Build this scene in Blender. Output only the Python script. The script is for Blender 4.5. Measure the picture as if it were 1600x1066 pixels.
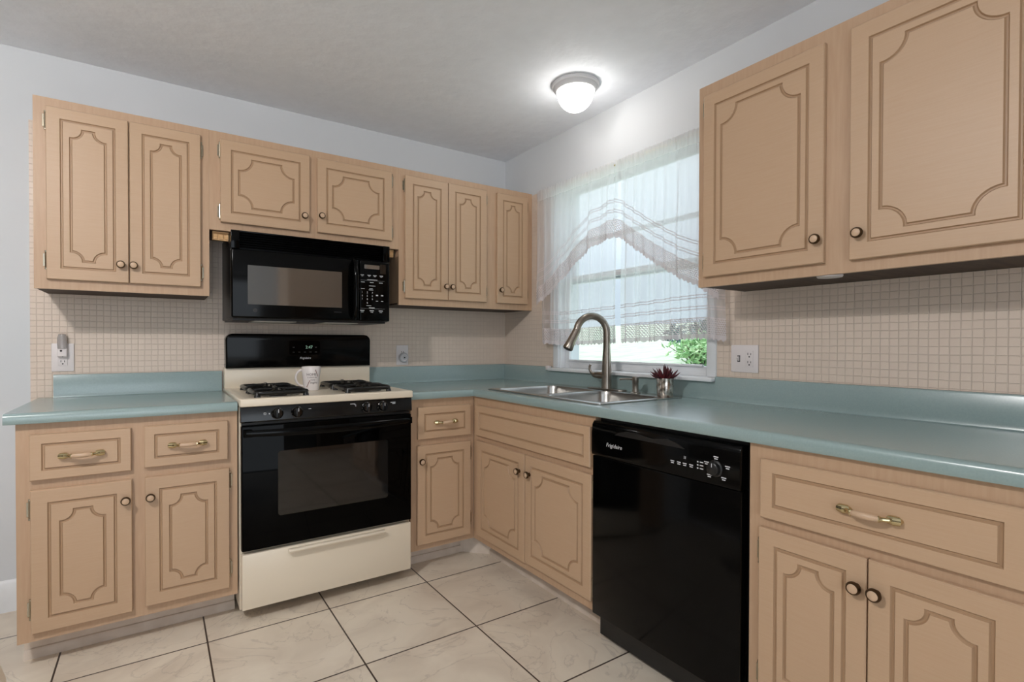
import bpy, bmesh, math, random
from mathutils import Vector, Matrix
from mathutils.geometry import delaunay_2d_cdt

random.seed(7)
for o in list(bpy.data.objects):
    bpy.data.objects.remove(o)
scene = bpy.context.scene
COL = scene.collection
PI = math.pi

# ------------------------------------------------------------------ camera, world, lights, exposure
cam_d = bpy.data.cameras.new('camera')
cam = bpy.data.objects.new('camera', cam_d)
COL.objects.link(cam)
F_PX, PPX, PPY = 808.05, 774.16, 545.89
cam_d.sensor_fit = 'HORIZONTAL'
cam_d.sensor_width = 36.0
cam_d.lens = F_PX / 1600 * 36
cam_d.shift_x = (800 - PPX) / 1600
cam_d.shift_y = (PPY - 533) / 1600
cam_d.clip_start = 0.02
yaw, pit, rol = math.radians(-33.2047), math.radians(-0.5955), math.radians(0.1047)
Fv = Vector((-math.sin(yaw) * math.cos(pit), math.cos(yaw) * math.cos(pit), math.sin(pit)))
Rv = Vector((math.cos(yaw), math.sin(yaw), 0))
Uv = Rv.cross(Fv)
R2 = Rv * math.cos(rol) + Uv * math.sin(rol)
U2 = -Rv * math.sin(rol) + Uv * math.cos(rol)
M4 = Matrix((R2, U2, -Fv)).transposed().to_4x4()
M4.translation = Vector((-2.0489, -3.0057, 1.1563))
cam.matrix_world = M4
scene.camera = cam

scene.view_settings.view_transform = 'Standard'
scene.view_settings.look = 'None'
scene.view_settings.gamma = 1.0
scene.view_settings.use_curve_mapping = False
scene.view_settings.exposure = 0.0

world = bpy.data.worlds.new('sky')
scene.world = world
world.use_nodes = True
wn = world.node_tree
wn.nodes.clear()
w_out = wn.nodes.new('ShaderNodeOutputWorld')
w_bg = wn.nodes.new('ShaderNodeBackground')
w_tc = wn.nodes.new('ShaderNodeTexCoord')
w_sep = wn.nodes.new('ShaderNodeSeparateXYZ')
w_ramp = wn.nodes.new('ShaderNodeValToRGB')
wn.links.new(w_tc.outputs['Generated'], w_sep.inputs[0])
wn.links.new(w_sep.outputs['Z'], w_ramp.inputs[0])
w_ramp.color_ramp.elements[0].position = 0.0
w_ramp.color_ramp.elements[0].color = (0.38, 0.43, 0.48, 1)
w_ramp.color_ramp.elements[1].position = 0.30
w_ramp.color_ramp.elements[1].color = (0.86, 0.92, 1.0, 1)
w_mid = w_ramp.color_ramp.elements.new(0.11)
w_mid.color = (0.44, 0.49, 0.55, 1)
wn.links.new(w_ramp.outputs[0], w_bg.inputs[0])
w_bg.inputs[1].default_value = 1.8
wn.links.new(w_bg.outputs[0], w_out.inputs[0])

sun_d = bpy.data.lights.new('sun', 'SUN')
sun_d.energy = 2.8
sun_d.angle = math.radians(2)
sun_o = bpy.data.objects.new('sun', sun_d)
COL.objects.link(sun_o)
sun_o.rotation_euler = Vector((-0.5, 0.35, 0.75)).to_track_quat('Z', 'Y').to_euler()   # behind the window wall's roof: lights the lawn only

LAMP_VISIBLE = 16.0      # emission of the kitchen dome lamp
LAMP_DINING = 400.0       # emission of the dome lamp behind the camera
FILL_WATTS = 32.0         # added area light that fills the room from behind the camera

fill_d = bpy.data.lights.new('rear_fill_light', 'AREA')
fill_d.shape = 'RECTANGLE'
fill_d.size, fill_d.size_y = 2.0, 2.0
fill_d.energy = FILL_WATTS
fill_d.color = (0.84, 0.92, 1.0)
fill_o = bpy.data.objects.new('rear_fill_light', fill_d)
COL.objects.link(fill_o)
fill_o.location = (-2.7, -5.36, 1.06)
fill_o.rotation_euler = Vector((0, -1, 0)).to_track_quat('Z', 'Y').to_euler()


# ------------------------------------------------------------------ materials
def lin(c):
    return tuple(((x / 255) / 12.92 if x / 255 <= 0.04045 else ((x / 255 + 0.055) / 1.055) ** 2.4) for x in c) + (1,)


def new_mat(name, rgb, rough=0.5, metal=0.0, spec=0.5, coat=0.0):
    m = bpy.data.materials.new(name)
    m.use_nodes = True
    b = m.node_tree.nodes['Principled BSDF']
    b.inputs['Base Color'].default_value = lin(rgb)
    b.inputs['Roughness'].default_value = rough
    b.inputs['Metallic'].default_value = metal
    b.inputs['Specular IOR Level'].default_value = spec
    if coat:
        b.inputs['Coat Weight'].default_value = coat
        b.inputs['Coat Roughness'].default_value = 0.08
    return m


def N(m, kind, **kw):
    n = m.node_tree.nodes.new(kind)
    for k, v in kw.items():
        setattr(n, k, v)
    return n


def L(m, a, b):
    m.node_tree.links.new(a, b)


def bsdf(m):
    return m.node_tree.nodes['Principled BSDF']


def noise_colour(m, rgb_a, rgb_b, scale=(4, 4, 4), detail=4, lo=0.35, hi=0.65, bump=0.0, bump_dist=0.002):
    tc = N(m, 'ShaderNodeTexCoord')
    mp = N(m, 'ShaderNodeMapping')
    mp.inputs['Scale'].default_value = scale
    nz = N(m, 'ShaderNodeTexNoise')
    nz.inputs['Scale'].default_value = 1.0
    nz.inputs['Detail'].default_value = detail
    rp = N(m, 'ShaderNodeValToRGB')
    rp.color_ramp.elements[0].position = lo
    rp.color_ramp.elements[1].position = hi
    rp.color_ramp.elements[0].color = lin(rgb_a)
    rp.color_ramp.elements[1].color = lin(rgb_b)
    L(m, tc.outputs['Object'], mp.inputs[0])
    L(m, mp.outputs[0], nz.inputs['Vector'])
    L(m, nz.outputs[0], rp.inputs[0])
    L(m, rp.outputs[0], bsdf(m).inputs['Base Color'])
    if bump:
        bp = N(m, 'ShaderNodeBump')
        bp.inputs['Strength'].default_value = bump
        bp.inputs['Distance'].default_value = bump_dist
        L(m, nz.outputs[0], bp.inputs['Height'])
        L(m, bp.outputs[0], bsdf(m).inputs['Normal'])
    return nz


MAT = {}
# painted cabinet wood with a fine horizontal grain
m = MAT['wood'] = new_mat('cabinet_wood', (192, 164, 138), 0.42)
noise_colour(m, (187, 156, 126), (190, 160, 131), (11, 11, 320), 5, 0.3, 0.7, 0.05, 0.001)
m = MAT['frame_wood'] = new_mat('face_frame_wood', (189, 160, 134), 0.45)
noise_colour(m, (182, 150, 121), (189, 158, 129), (110, 110, 9), 5, 0.3, 0.7, 0.05, 0.001)
# the routed lines carry an old brown antiquing glaze
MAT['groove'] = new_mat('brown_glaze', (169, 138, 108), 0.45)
m = MAT['under_wood'] = new_mat('dark_brown_wood', (70, 52, 40), 0.7)
noise_colour(m, (60, 44, 33), (80, 60, 46), (6, 60, 60), 4)  # bottom panels, much darker brown than the cabinet faces
m = MAT['strip_wood'] = new_mat('pine_strip', (214, 172, 120), 0.6)
noise_colour(m, (200, 156, 104), (222, 182, 132), (12, 90, 90), 4)
m = MAT['kick'] = new_mat('kick_paint', (214, 200, 190), 0.6)
noise_colour(m, (200, 184, 168), (212, 198, 184), (14, 14, 14), 4)
m = MAT['counter'] = new_mat('teal_laminate', (128, 163, 157), 0.26, spec=0.6, coat=0.4)
bsdf(m).inputs['Coat Roughness'].default_value = 0.2
noise_colour(m, (138, 158, 157), (142, 162, 161), (220, 220, 220), 3, 0.35, 0.65)
m = MAT['wall'] = new_mat('wall_paint', (216, 222, 226), 0.6, spec=0.25)
noise_colour(m, (208, 211, 214), (213, 216, 219), (2, 2, 2), 3, 0.3, 0.7)
m = MAT['white_paint'] = new_mat('white_trim_paint', (226, 228, 230), 0.4)
noise_colour(m, (222, 224, 226), (230, 232, 234), (8, 8, 8), 3)
m = MAT['ceiling'] = new_mat('ceiling_paint', (198, 199, 200), 0.75, spec=0.2)
noise_colour(m, (240, 244, 250), (243, 247, 253), (14, 14, 14), 5, 0.35, 0.65, 0.35, 0.012)
MAT['black'] = new_mat('black_enamel', (3, 3, 3), 0.12, spec=0.14)
MAT['black_satin'] = new_mat('black_satin_plastic', (14, 14, 15), 0.38)
MAT['black_panel'] = new_mat('black_panel_enamel', (13, 13, 13), 0.22, spec=0.35)
MAT['gloss_knob'] = new_mat('glossy_black_knob', (4, 4, 4), 0.08, spec=0.6)
MAT['black_rough'] = new_mat('black_iron', (12, 12, 12), 0.3)
MAT['black_glass'] = new_mat('black_oven_glass', (3, 3, 3), 0.04, spec=0.06)
MAT['filter'] = new_mat('pale_mesh_filter', (206, 202, 194), 0.5)
MAT['window_glass_dark'] = new_mat('smoked_glass', (16, 14, 13), 0.05, spec=0.7)
m = MAT['mw_window'] = new_mat('microwave_window', (58, 58, 56), 0.06, spec=1.0)
bsdf(m).inputs['IOR'].default_value = 2.0
MAT['cream'] = new_mat('almond_enamel', (224, 211, 190), 0.28)
MAT['far_wall'] = new_mat('darkened_wall_paint', (120, 112, 104), 0.7, spec=0.2)  # unseen left wall, darkened to cut bounce light
m = MAT['steel'] = new_mat('brushed_steel', (190, 188, 184), 0.26, 1.0)
m = MAT['nickel'] = new_mat('brushed_nickel', (150, 142, 132), 0.3, 1.0)
MAT['dark_metal'] = new_mat('dark_metal', (40, 36, 34), 0.4, 0.8)
MAT['brass'] = new_mat('polished_brass', (206, 192, 152), 0.16, 1.0)
MAT['antique'] = new_mat('antique_brass', (88, 72, 54), 0.3, 1.0)
MAT['knob_face'] = new_mat('cream_knob_inset', (196, 166, 138), 0.35)
MAT['white_plastic'] = new_mat('white_plastic', (226, 218, 216), 0.35)
MAT['white_ink'] = new_mat('white_print', (205, 205, 208), 0.6)
MAT['grey_ink'] = new_mat('grey_print', (90, 90, 92), 0.6)
MAT['faint_ink'] = new_mat('faint_print', (44, 44, 45), 0.5)
MAT['slot'] = new_mat('socket_slot', (30, 26, 26), 0.6)
MAT['mug'] = new_mat('white_glazed_ceramic', (232, 224, 220), 0.12)
MAT['ink_brown'] = new_mat('dark_brown_print', (74, 52, 52), 0.5)
MAT['leaf_print'] = new_mat('red_leaf_print', (120, 56, 44), 0.5)
MAT['soil'] = new_mat('dark_soil', (40, 28, 26), 0.9)
m = MAT['succulent'] = new_mat('dark_red_leaf', (74, 26, 34), 0.35)
noise_colour(m, (52, 16, 26), (104, 40, 44), (60, 60, 60), 2)
m = MAT['pot'] = new_mat('mercury_silver_pot', (190, 182, 174), 0.22, 1.0)
noise_colour(m, (130, 120, 112), (215, 208, 200), (90, 90, 60), 4, 0.35, 0.6)
MAT['pewter'] = new_mat('pewter_ring', (196, 196, 198), 0.5, 0.0)
m = MAT['grass'] = new_mat('lawn_grass', (150, 178, 120), 0.9)
noise_colour(m, (172, 188, 160), (204, 211, 188), (2.2, 5, 5), 6, 0.35, 0.6)
m = MAT['shrub'] = new_mat('shrub_leaf', (120, 176, 110), 0.5)
noise_colour(m, (124, 172, 112), (190, 216, 166), (18, 18, 18), 2)
m = MAT['dark_shrub'] = new_mat('dark_shrub_leaf', (70, 108, 92), 0.6)
noise_colour(m, (58, 90, 92), (98, 132, 122), (9, 9, 9), 2)
MAT['branch'] = new_mat('branch_bark', (86, 74, 62), 0.8)
m = MAT['plug'] = new_mat('clear_plug_plastic', (222, 216, 214), 0.15)
bsdf(m).inputs['Transmission Weight'].default_value = 0.6
m = MAT['led'] = new_mat('clock_digits', (180, 220, 200), 0.5)
bsdf(m).inputs['Emission Color'].default_value = lin((170, 225, 200))
bsdf(m).inputs['Emission Strength'].default_value = 0.2


def lamp_mat(name, strength, rgb):
    m = new_mat(name, (240, 240, 240), 0.3)
    bsdf(m).inputs['Emission Color'].default_value = lin(rgb)
    bsdf(m).inputs['Emission Strength'].default_value = strength
    return m


MAT['dome'] = lamp_mat('lit_opal_dome', LAMP_VISIBLE, (255, 250, 244))
MAT['dome_dining'] = lamp_mat('lit_opal_dome_dining', LAMP_DINING, (252, 249, 247))

# thin window glass
m = MAT['glass'] = bpy.data.materials.new('window_glass')
m.use_nodes = True
m.node_tree.nodes.remove(bsdf(m))
g_t = N(m, 'ShaderNodeBsdfTransparent')
g_t.inputs[0].default_value = (0.93, 0.97, 0.98, 1)
g_g = N(m, 'ShaderNodeBsdfGlossy')
g_g.inputs['Roughness'].default_value = 0.02
g_l = N(m, 'ShaderNodeLayerWeight')
g_l.inputs['Blend'].default_value = 0.5
g_p = N(m, 'ShaderNodeMath', operation='POWER')
g_p.inputs[1].default_value = 5.0
L(m, g_l.outputs['Facing'], g_p.inputs[0])
g_f = N(m, 'ShaderNodeMath', operation='MULTIPLY_ADD')
g_f.inputs[1].default_value = 0.9
g_f.inputs[2].default_value = 0.03
L(m, g_p.outputs[0], g_f.inputs[0])
g_m = N(m, 'ShaderNodeMixShader')
L(m, g_f.outputs[0], g_m.inputs[0])
L(m, g_t.outputs[0], g_m.inputs[1])
L(m, g_g.outputs[0], g_m.inputs[2])
L(m, g_m.outputs[0], m.node_tree.nodes['Material Output'].inputs[0])

# floor: 46 cm marbled tiles
m = MAT['floor'] = new_mat('marbled_floor_tile', (206, 194, 180), 0.3)
tc = N(m, 'ShaderNodeTexCoord')
mp = N(m, 'ShaderNodeMapping')
mp.inputs['Location'].default_value = (0.9587, 0.7349, 0)
L(m, tc.outputs['Object'], mp.inputs[0])
bk = N(m, 'ShaderNodeTexBrick', offset=0.0, squash=1.0)
bk.inputs['Scale'].default_value = 1.0
bk.inputs['Brick Width'].default_value = 0.4656
bk.inputs['Row Height'].default_value = 0.4656
bk.inputs['Mortar Size'].default_value = 0.0032
bk.inputs['Mortar Smooth'].default_value = 0.1
bk.inputs['Bias'].default_value = 0.0
bk.inputs['Color1'].default_value = (0, 0, 0, 1)
bk.inputs['Color2'].default_value = (1, 1, 1, 1)
L(m, mp.outputs[0], bk.inputs['Vector'])
offs = N(m, 'ShaderNodeVectorMath', operation='MULTIPLY_ADD')
offs.inputs[1].default_value = (7.3, 3.1, 5.7)
L(m, bk.outputs['Color'], offs.inputs[0])
L(m, tc.outputs['Object'], offs.inputs[2])
wp = N(m, 'ShaderNodeTexNoise')
wp.inputs['Scale'].default_value = 3.5
wp.inputs['Detail'].default_value = 8
wp.inputs['Distortion'].default_value = 1.2
L(m, offs.outputs[0], wp.inputs['Vector'])
cl = N(m, 'ShaderNodeValToRGB')
cl.color_ramp.elements[0].position = 0.3
cl.color_ramp.elements[0].color = lin((208, 194, 176))
cl.color_ramp.elements[1].position = 0.62
cl.color_ramp.elements[1].color = lin((226, 214, 196))
L(m, wp.outputs[0], cl.inputs[0])
vn = N(m, 'ShaderNodeTexNoise')
vn.inputs['Scale'].default_value = 2.6
vn.inputs['Detail'].default_value = 6
vn.inputs['Distortion'].default_value = 2.2
L(m, offs.outputs[0], vn.inputs['Vector'])
vr = N(m, 'ShaderNodeValToRGB')
vr.color_ramp.elements[0].position = 0.488
vr.color_ramp.elements[0].color = (0, 0, 0, 1)
vr.color_ramp.elements[1].position = 0.512
vr.color_ramp.elements[1].color = (0, 0, 0, 1)
e = vr.color_ramp.elements.new(0.5)
e.color = (1, 1, 1, 1)
L(m, vn.outputs[0], vr.inputs[0])
vm = N(m, 'ShaderNodeMath', operation='MULTIPLY')
vm.inputs[1].default_value = 0.3
L(m, vr.outputs[0], vm.inputs[0])
mx1 = N(m, 'ShaderNodeMixRGB')
mx1.inputs[2].default_value = lin((150, 136, 124))
L(m, vm.outputs[0], mx1.inputs[0])
L(m, cl.outputs[0], mx1.inputs[1])
mx2 = N(m, 'ShaderNodeMixRGB')
mx2.inputs[2].default_value = lin((70, 58, 50))
L(m, bk.outputs['Fac'], mx2.inputs[0])
L(m, mx1.outputs[0], mx2.inputs[1])
L(m, mx2.outputs[0], bsdf(m).inputs['Base Color'])
fb = N(m, 'ShaderNodeBump', invert=True)
fb.inputs['Strength'].default_value = 0.6
fb.inputs['Distance'].default_value = 0.003
L(m, bk.outputs['Fac'], fb.inputs['Height'])
L(m, fb.outputs[0], bsdf(m).inputs['Normal'])


def mosaic(name, axis):
    m = new_mat(name, (206, 192, 184), 0.42)
    tc = N(m, 'ShaderNodeTexCoord')
    sp = N(m, 'ShaderNodeSeparateXYZ')
    cb = N(m, 'ShaderNodeCombineXYZ')
    L(m, tc.outputs['Object'], sp.inputs[0])
    L(m, sp.outputs['X' if axis == 'x' else 'Y'], cb.inputs[0])
    L(m, sp.outputs['Z'], cb.inputs[1])
    wob = N(m, 'ShaderNodeTexNoise')
    wob.inputs['Scale'].default_value = 9
    L(m, tc.outputs['Object'], wob.inputs['Vector'])
    wv = N(m, 'ShaderNodeVectorMath', operation='MULTIPLY_ADD')
    wv.inputs[1].default_value = (0.004, 0.004, 0)
    L(m, wob.outputs['Color'], wv.inputs[0])
    L(m, cb.outputs[0], wv.inputs[2])
    bk = N(m, 'ShaderNodeTexBrick', offset=0.0, squash=1.0)
    bk.inputs['Scale'].default_value = 1.0
    bk.inputs['Brick Width'].default_value = 0.0262
    bk.inputs['Row Height'].default_value = 0.0262
    bk.inputs['Mortar Size'].default_value = 0.0017
    bk.inputs['Mortar Smooth'].default_value = 0.8
    bk.inputs['Color1'].default_value = lin((222, 204, 188))
    bk.inputs['Color2'].default_value = lin((219, 201, 185))
    bk.inputs['Mortar'].default_value = lin((212, 194, 179))
    L(m, wv.outputs[0], bk.inputs['Vector'])
    L(m, bk.outputs['Color'], bsdf(m).inputs['Base Color'])
    bp = N(m, 'ShaderNodeBump', invert=True)
    bp.inputs['Strength'].default_value = 0.6
    bp.inputs['Distance'].default_value = 0.0025
    L(m, bk.outputs['Fac'], bp.inputs['Height'])
    L(m, bp.outputs[0], bsdf(m).inputs['Normal'])
    return m


MAT['mosaic_x'] = mosaic('painted_mosaic_back', 'x')
MAT['mosaic_y'] = mosaic('painted_mosaic_right', 'y')


def curtain_mat():
    """sheer voile; UV0 = (metres across, metres up from the hem), UV1.y = metres down from the rod"""
    m = bpy.data.materials.new('sheer_lace_voile')
    m.use_nodes = True
    nt = m.node_tree
    nt.nodes.remove(bsdf(m))
    uv = N(m, 'ShaderNodeUVMap', uv_map='hem')
    uv2 = N(m, 'ShaderNodeUVMap', uv_map='head')
    s = N(m, 'ShaderNodeSeparateXYZ')
    s2 = N(m, 'ShaderNodeSeparateXYZ')
    L(m, uv.outputs[0], s.inputs[0])
    L(m, uv2.outputs[0], s2.inputs[0])
    v, top = s.outputs['Y'], s2.outputs['Y']

    def mth(op, a, b=None, c=None):
        n = N(m, 'ShaderNodeMath', operation=op)
        for i, x in enumerate((a, b, c)):
            if x is None:
                continue
            if isinstance(x, (int, float)):
                n.inputs[i].default_value = x
            else:
                L(m, x, n.inputs[i])
        return n.outputs[0]

    def band(x, lo, hi):
        return mth('MULTIPLY', mth('GREATER_THAN', x, lo), mth('LESS_THAN', x, hi))
    # openwork holes of the crochet band
    vo = N(m, 'ShaderNodeTexVoronoi', feature='F1', voronoi_dimensions='2D')
    vo.inputs['Scale'].default_value = 112
    vo.inputs['Randomness'].default_value = 0.0
    sk = N(m, 'ShaderNodeCombineXYZ')
    L(m, mth('MULTIPLY_ADD', v, 0.5, s.outputs['X']), sk.inputs[0])
    L(m, v, sk.inputs[1])
    L(m, sk.outputs[0], vo.inputs['Vector'])
    hole = mth('LESS_THAN', vo.outputs['Distance'], 0.37)
    lace_o = mth('SUBTRACT', 0.94, mth('MULTIPLY', hole, 0.66))
    op = 0.48
    lace = band(v, 0.017, 0.082)
    solid = mth('MAXIMUM', mth('LESS_THAN', v, 0.017), band(v, 0.082, 0.088))
    tucks = mth('MAXIMUM', mth('MAXIMUM', band(v, 0.122, 0.127), band(v, 0.134, 0.139)),
                mth('MAXIMUM', band(v, 0.172, 0.177), band(v, 0.184, 0.189)))
    head = mth('LESS_THAN', top, 0.062)

    def mixv(fac, a, b):
        # a*(1-fac)+b*fac
        return mth('ADD', mth('MULTIPLY', mth('SUBTRACT', 1.0, fac), a), mth('MULTIPLY', fac, b))
    val = mixv(lace, op, lace_o)
    val = mixv(solid, val, 0.85)
    val = mixv(tucks, val, 0.8)
    val = mixv(head, val, 0.8)
    tr = N(m, 'ShaderNodeBsdfTransparent')
    di = N(m, 'ShaderNodeBsdfDiffuse')
    di.inputs[0].default_value = lin((244, 240, 242))
    cm = N(m, 'ShaderNodeMixRGB')
    cm.inputs[1].default_value = lin((244, 240, 242))
    cm.inputs[2].default_value = lin((212, 204, 206))
    tl = N(m, 'ShaderNodeBsdfTranslucent')
    tl.inputs[0].default_value = lin((246, 246, 250))
    mx = N(m, 'ShaderNodeMixShader')
    dense = mth('MAXIMUM', mth('MAXIMUM', lace, solid), tucks)
    L(m, dense, cm.inputs[0])
    L(m, cm.outputs[0], di.inputs[0])
    L(m, mth('SUBTRACT', 0.82, mth('MULTIPLY', dense, 0.68)), mx.inputs[0])
    L(m, di.outputs[0], mx.inputs[1])
    L(m, tl.outputs[0], mx.inputs[2])
    # threads close up where the cloth is seen edge-on
    lw = N(m, 'ShaderNodeLayerWeight')
    lw.inputs['Blend'].default_value = 0.35
    val = mth('MINIMUM', mth('ADD', val, mth('MULTIPLY', mth('POWER', lw.outputs['Facing'], 2.0), 0.5)), 1.0)
    mm = N(m, 'ShaderNodeMixShader')
    L(m, val, mm.inputs[0])
    L(m, tr.outputs[0], mm.inputs[1])
    L(m, mx.outputs[0], mm.inputs[2])
    L(m, mm.outputs[0], nt.nodes['Material Output'].inputs[0])
    return m


MAT['voile'] = curtain_mat()


# ------------------------------------------------------------------ mesh builder
class MB:
    def __init__(s):
        s.v, s.f = [], []
        s.alt = set()      # faces that take the second material

    def add(s, vs, fs, mp=None):
        n = len(s.v)
        s.v += [tuple(mp(*p)) if mp else tuple(p) for p in vs]
        s.f += [tuple(i + n for i in f) for f in fs]
        return s

    def box(s, x0, x1, y0, y1, z0, z1, mp=None):
        vs = [(x, y, z) for z in (z0, z1) for y in (y0, y1) for x in (x0, x1)]
        return s.add(vs, [(0, 2, 3, 1), (4, 5, 7, 6), (0, 1, 5, 4), (2, 6, 7, 3), (0, 4, 6, 2), (1, 3, 7, 5)], mp)

    def tube(s, pts, radii, n=12, cap=True, mp=None, flat=None):
        """swept circle (or ellipse: flat=(axis vector, factor)) along pts"""
        pts = [Vector(p) for p in pts]
        if isinstance(radii, (int, float)):
            radii = [radii] * len(pts)
        vs, fs = [], []
        t0 = (pts[1] - pts[0]).normalized()
        up = Vector((0, 0, 1)) if abs(t0.z) < 0.9 else Vector((1, 0, 0))
        a = t0.cross(up).normalized()
        for i, p in enumerate(pts):
            t = (pts[min(i + 1, len(pts) - 1)] - pts[max(i - 1, 0)]).normalized()
            a = (a - t * a.dot(t)).normalized()
            b = t.cross(a)
            for k in range(n):
                th = 2 * PI * k / n
                d = a * math.cos(th) + b * math.sin(th)
                if flat:
                    ax = Vector(flat[0])
                    d = d - ax * d.dot(ax) * (1 - flat[1])
                vs.append(tuple(p + d * radii[i]))
        for i in range(len(pts) - 1):
            for k in range(n):
                k2 = (k + 1) % n
                fs.append((i * n + k, i * n + k2, (i + 1) * n + k2, (i + 1) * n + k))
        if cap:
            fs.append(tuple(range(n))[::-1])
            fs.append(tuple((len(pts) - 1) * n + k for k in range(n)))
        return s.add(vs, fs, mp)

    def lathe(s, prof, c=(0, 0, 0), axis='z', n=28, mp=None):
        """prof: list of (radius, height) along axis"""
        vs, fs = [], []
        for r, h in prof:
            for k in range(n):
                th = 2 * PI * k / n
                q = (r * math.cos(th), r * math.sin(th), h)
                if axis == 'x':
                    q = (q[2], q[0], q[1])
                elif axis == 'y':
                    q = (q[1], q[2], q[0])
                vs.append((c[0] + q[0], c[1] + q[1], c[2] + q[2]))
        m_ = len(prof)
        for i in range(m_ - 1):
            for k in range(n):
                k2 = (k + 1) % n
                fs.append((i * n + k, i * n + k2, (i + 1) * n + k2, (i + 1) * n + k))
        if prof[0][0] > 1e-6:
            fs.append(tuple(range(n))[::-1])
        if prof[-1][0] > 1e-6:
            fs.append(tuple((m_ - 1) * n + k for k in range(n)))
        return s.add(vs, fs, mp)

    def prism(s, poly, w0, w1, mp):
        """poly in (a,b); extruded w0..w1; mp(a,b,w)->xyz"""
        n = len(poly)
        vs = [(a, b, w0) for a, b in poly] + [(a, b, w1) for a, b in poly]
        fs = [tuple(range(n))[::-1], tuple(range(n, 2 * n))]
        fs += [(i, (i + 1) % n, n + (i + 1) % n, n + i) for i in range(n)]
        return s.add(vs, fs, mp)

    def plate(s, outer, holes, h0, h1, mp, walls=True):
        """flat slab with holes between heights h0,h1; mp(a,b,h)"""
        loops = [outer] + holes
        pts, cons = [], []
        for lp in loops:
            n0 = len(pts)
            pts += [Vector(q) for q in lp]
            cons.append(list(range(n0, n0 + len(lp))))
        ov, oe, of, ovi, oei, ofi = delaunay_2d_cdt(pts, [], cons, 0, 1e-6)

        def inside(c, lp):
            r = False
            j = len(lp) - 1
            for i in range(len(lp)):
                if (lp[i][1] > c[1]) != (lp[j][1] > c[1]) and c[0] < (lp[j][0] - lp[i][0]) * (c[1] - lp[i][1]) / (lp[j][1] - lp[i][1]) + lp[i][0]:
                    r = not r
                j = i
            return r
        keep = []
        for f in of:
            c = sum((ov[i] for i in f), Vector((0, 0))) / len(f)
            if inside(c, outer) and not any(inside(c, h) for h in holes):
                keep.append(f)
        hs = (h0,) if h1 is None else (h0, h1)
        for k, h in enumerate(hs):
            s.add([(p[0], p[1], h) for p in ov], [tuple(f) if k else tuple(f)[::-1] for f in keep], mp)
        if h1 is not None and walls:
            for lp in loops:
                n = len(lp)
                s.add([(a, b, h0) for a, b in lp] + [(a, b, h1) for a, b in lp],
                      [(i, (i + 1) % n, n + (i + 1) % n, n + i) for i in range(n)], mp)
        return s

    def text(s, body, size, mp, bold=0.0, shear=0.0, align='CENTER', ext=0.0002, offset=0.0):
        cu = bpy.data.curves.new('t', 'FONT')
        cu.body = body
        cu.size = size
        cu.align_x = align
        cu.align_y = 'CENTER'
        cu.shear = shear
        cu.extrude = ext
        cu.offset = offset
        cu.resolution_u = 2
        ob = bpy.data.objects.new('t', cu)
        COL.objects.link(ob)
        me = bpy.data.meshes.new_from_object(ob)
        s.add([tuple(v.co) for v in me.vertices], [tuple(p.vertices) for p in me.polygons], mp)
        bpy.data.objects.remove(ob)
        bpy.data.meshes.remove(me)
        bpy.data.curves.remove(cu)
        return s

    def build(s, name, mat, parent=None, bevel=0.0, smooth=35, seg=2, merge=True, kind=None, label=None, mat2=None):
        me = bpy.data.meshes.new(name)
        me.from_pydata(s.v, [], s.f)
        for i in s.alt:
            me.polygons[i].material_index = 1
        bm = bmesh.new()
        bm.from_mesh(me)
        if merge:
            bmesh.ops.remove_doubles(bm, verts=bm.verts, dist=1e-6)
        bmesh.ops.recalc_face_normals(bm, faces=bm.faces)
        if bevel:
            es = [e_ for e_ in bm.edges if len(e_.link_faces) == 2 and e_.calc_face_angle(0) > math.radians(40)]
            bmesh.ops.bevel(bm, geom=es, offset=bevel, segments=seg, profile=0.5, affect='EDGES', clamp_overlap=True)
        bm.to_mesh(me)
        bm.free()
        if smooth:
            for p in me.polygons:
                p.use_smooth = True
            me.set_sharp_from_angle(angle=math.radians(smooth))
        me.materials.append(MAT[mat] if isinstance(mat, str) else mat)
        if mat2:
            me.materials.append(MAT[mat2])
        ob = bpy.data.objects.new(name, me)
        COL.objects.link(ob)
        if parent is not None:
            attach(ob, parent)
        if kind:
            ob['kind'] = kind
        if label:
            ob['label'] = label
        return ob


WORLD = {}


def attach(ob, parent):
    ob.parent = parent
    w = WORLD.get(parent.name, Vector((0, 0, 0)))
    ob.matrix_parent_inverse = Matrix.Translation(-w)
    WORLD[ob.name] = Vector((0, 0, 0)) if ob.name not in WORLD else WORLD[ob.name]


def thing(name, label, cat, loc, group=None):
    o = bpy.data.objects.new(name, None)
    o.empty_display_size = 0.05
    COL.objects.link(o)
    o.location = loc
    WORLD[o.name] = Vector(loc)
    return tag(o, label, cat, group)


def tag(o, label, cat, group=None):
    o['label'] = label
    o['category'] = cat
    if group:
        o['group'] = group
    return o


def struct(ob):
    ob['kind'] = 'structure'
    return ob


def PA(u, o, z):      # back wall front: u runs along x, o comes out into the room
    return (u, -o, z)


def PB(u, o, z):      # right wall front: u = -y
    return (-o, -u, z)


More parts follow.
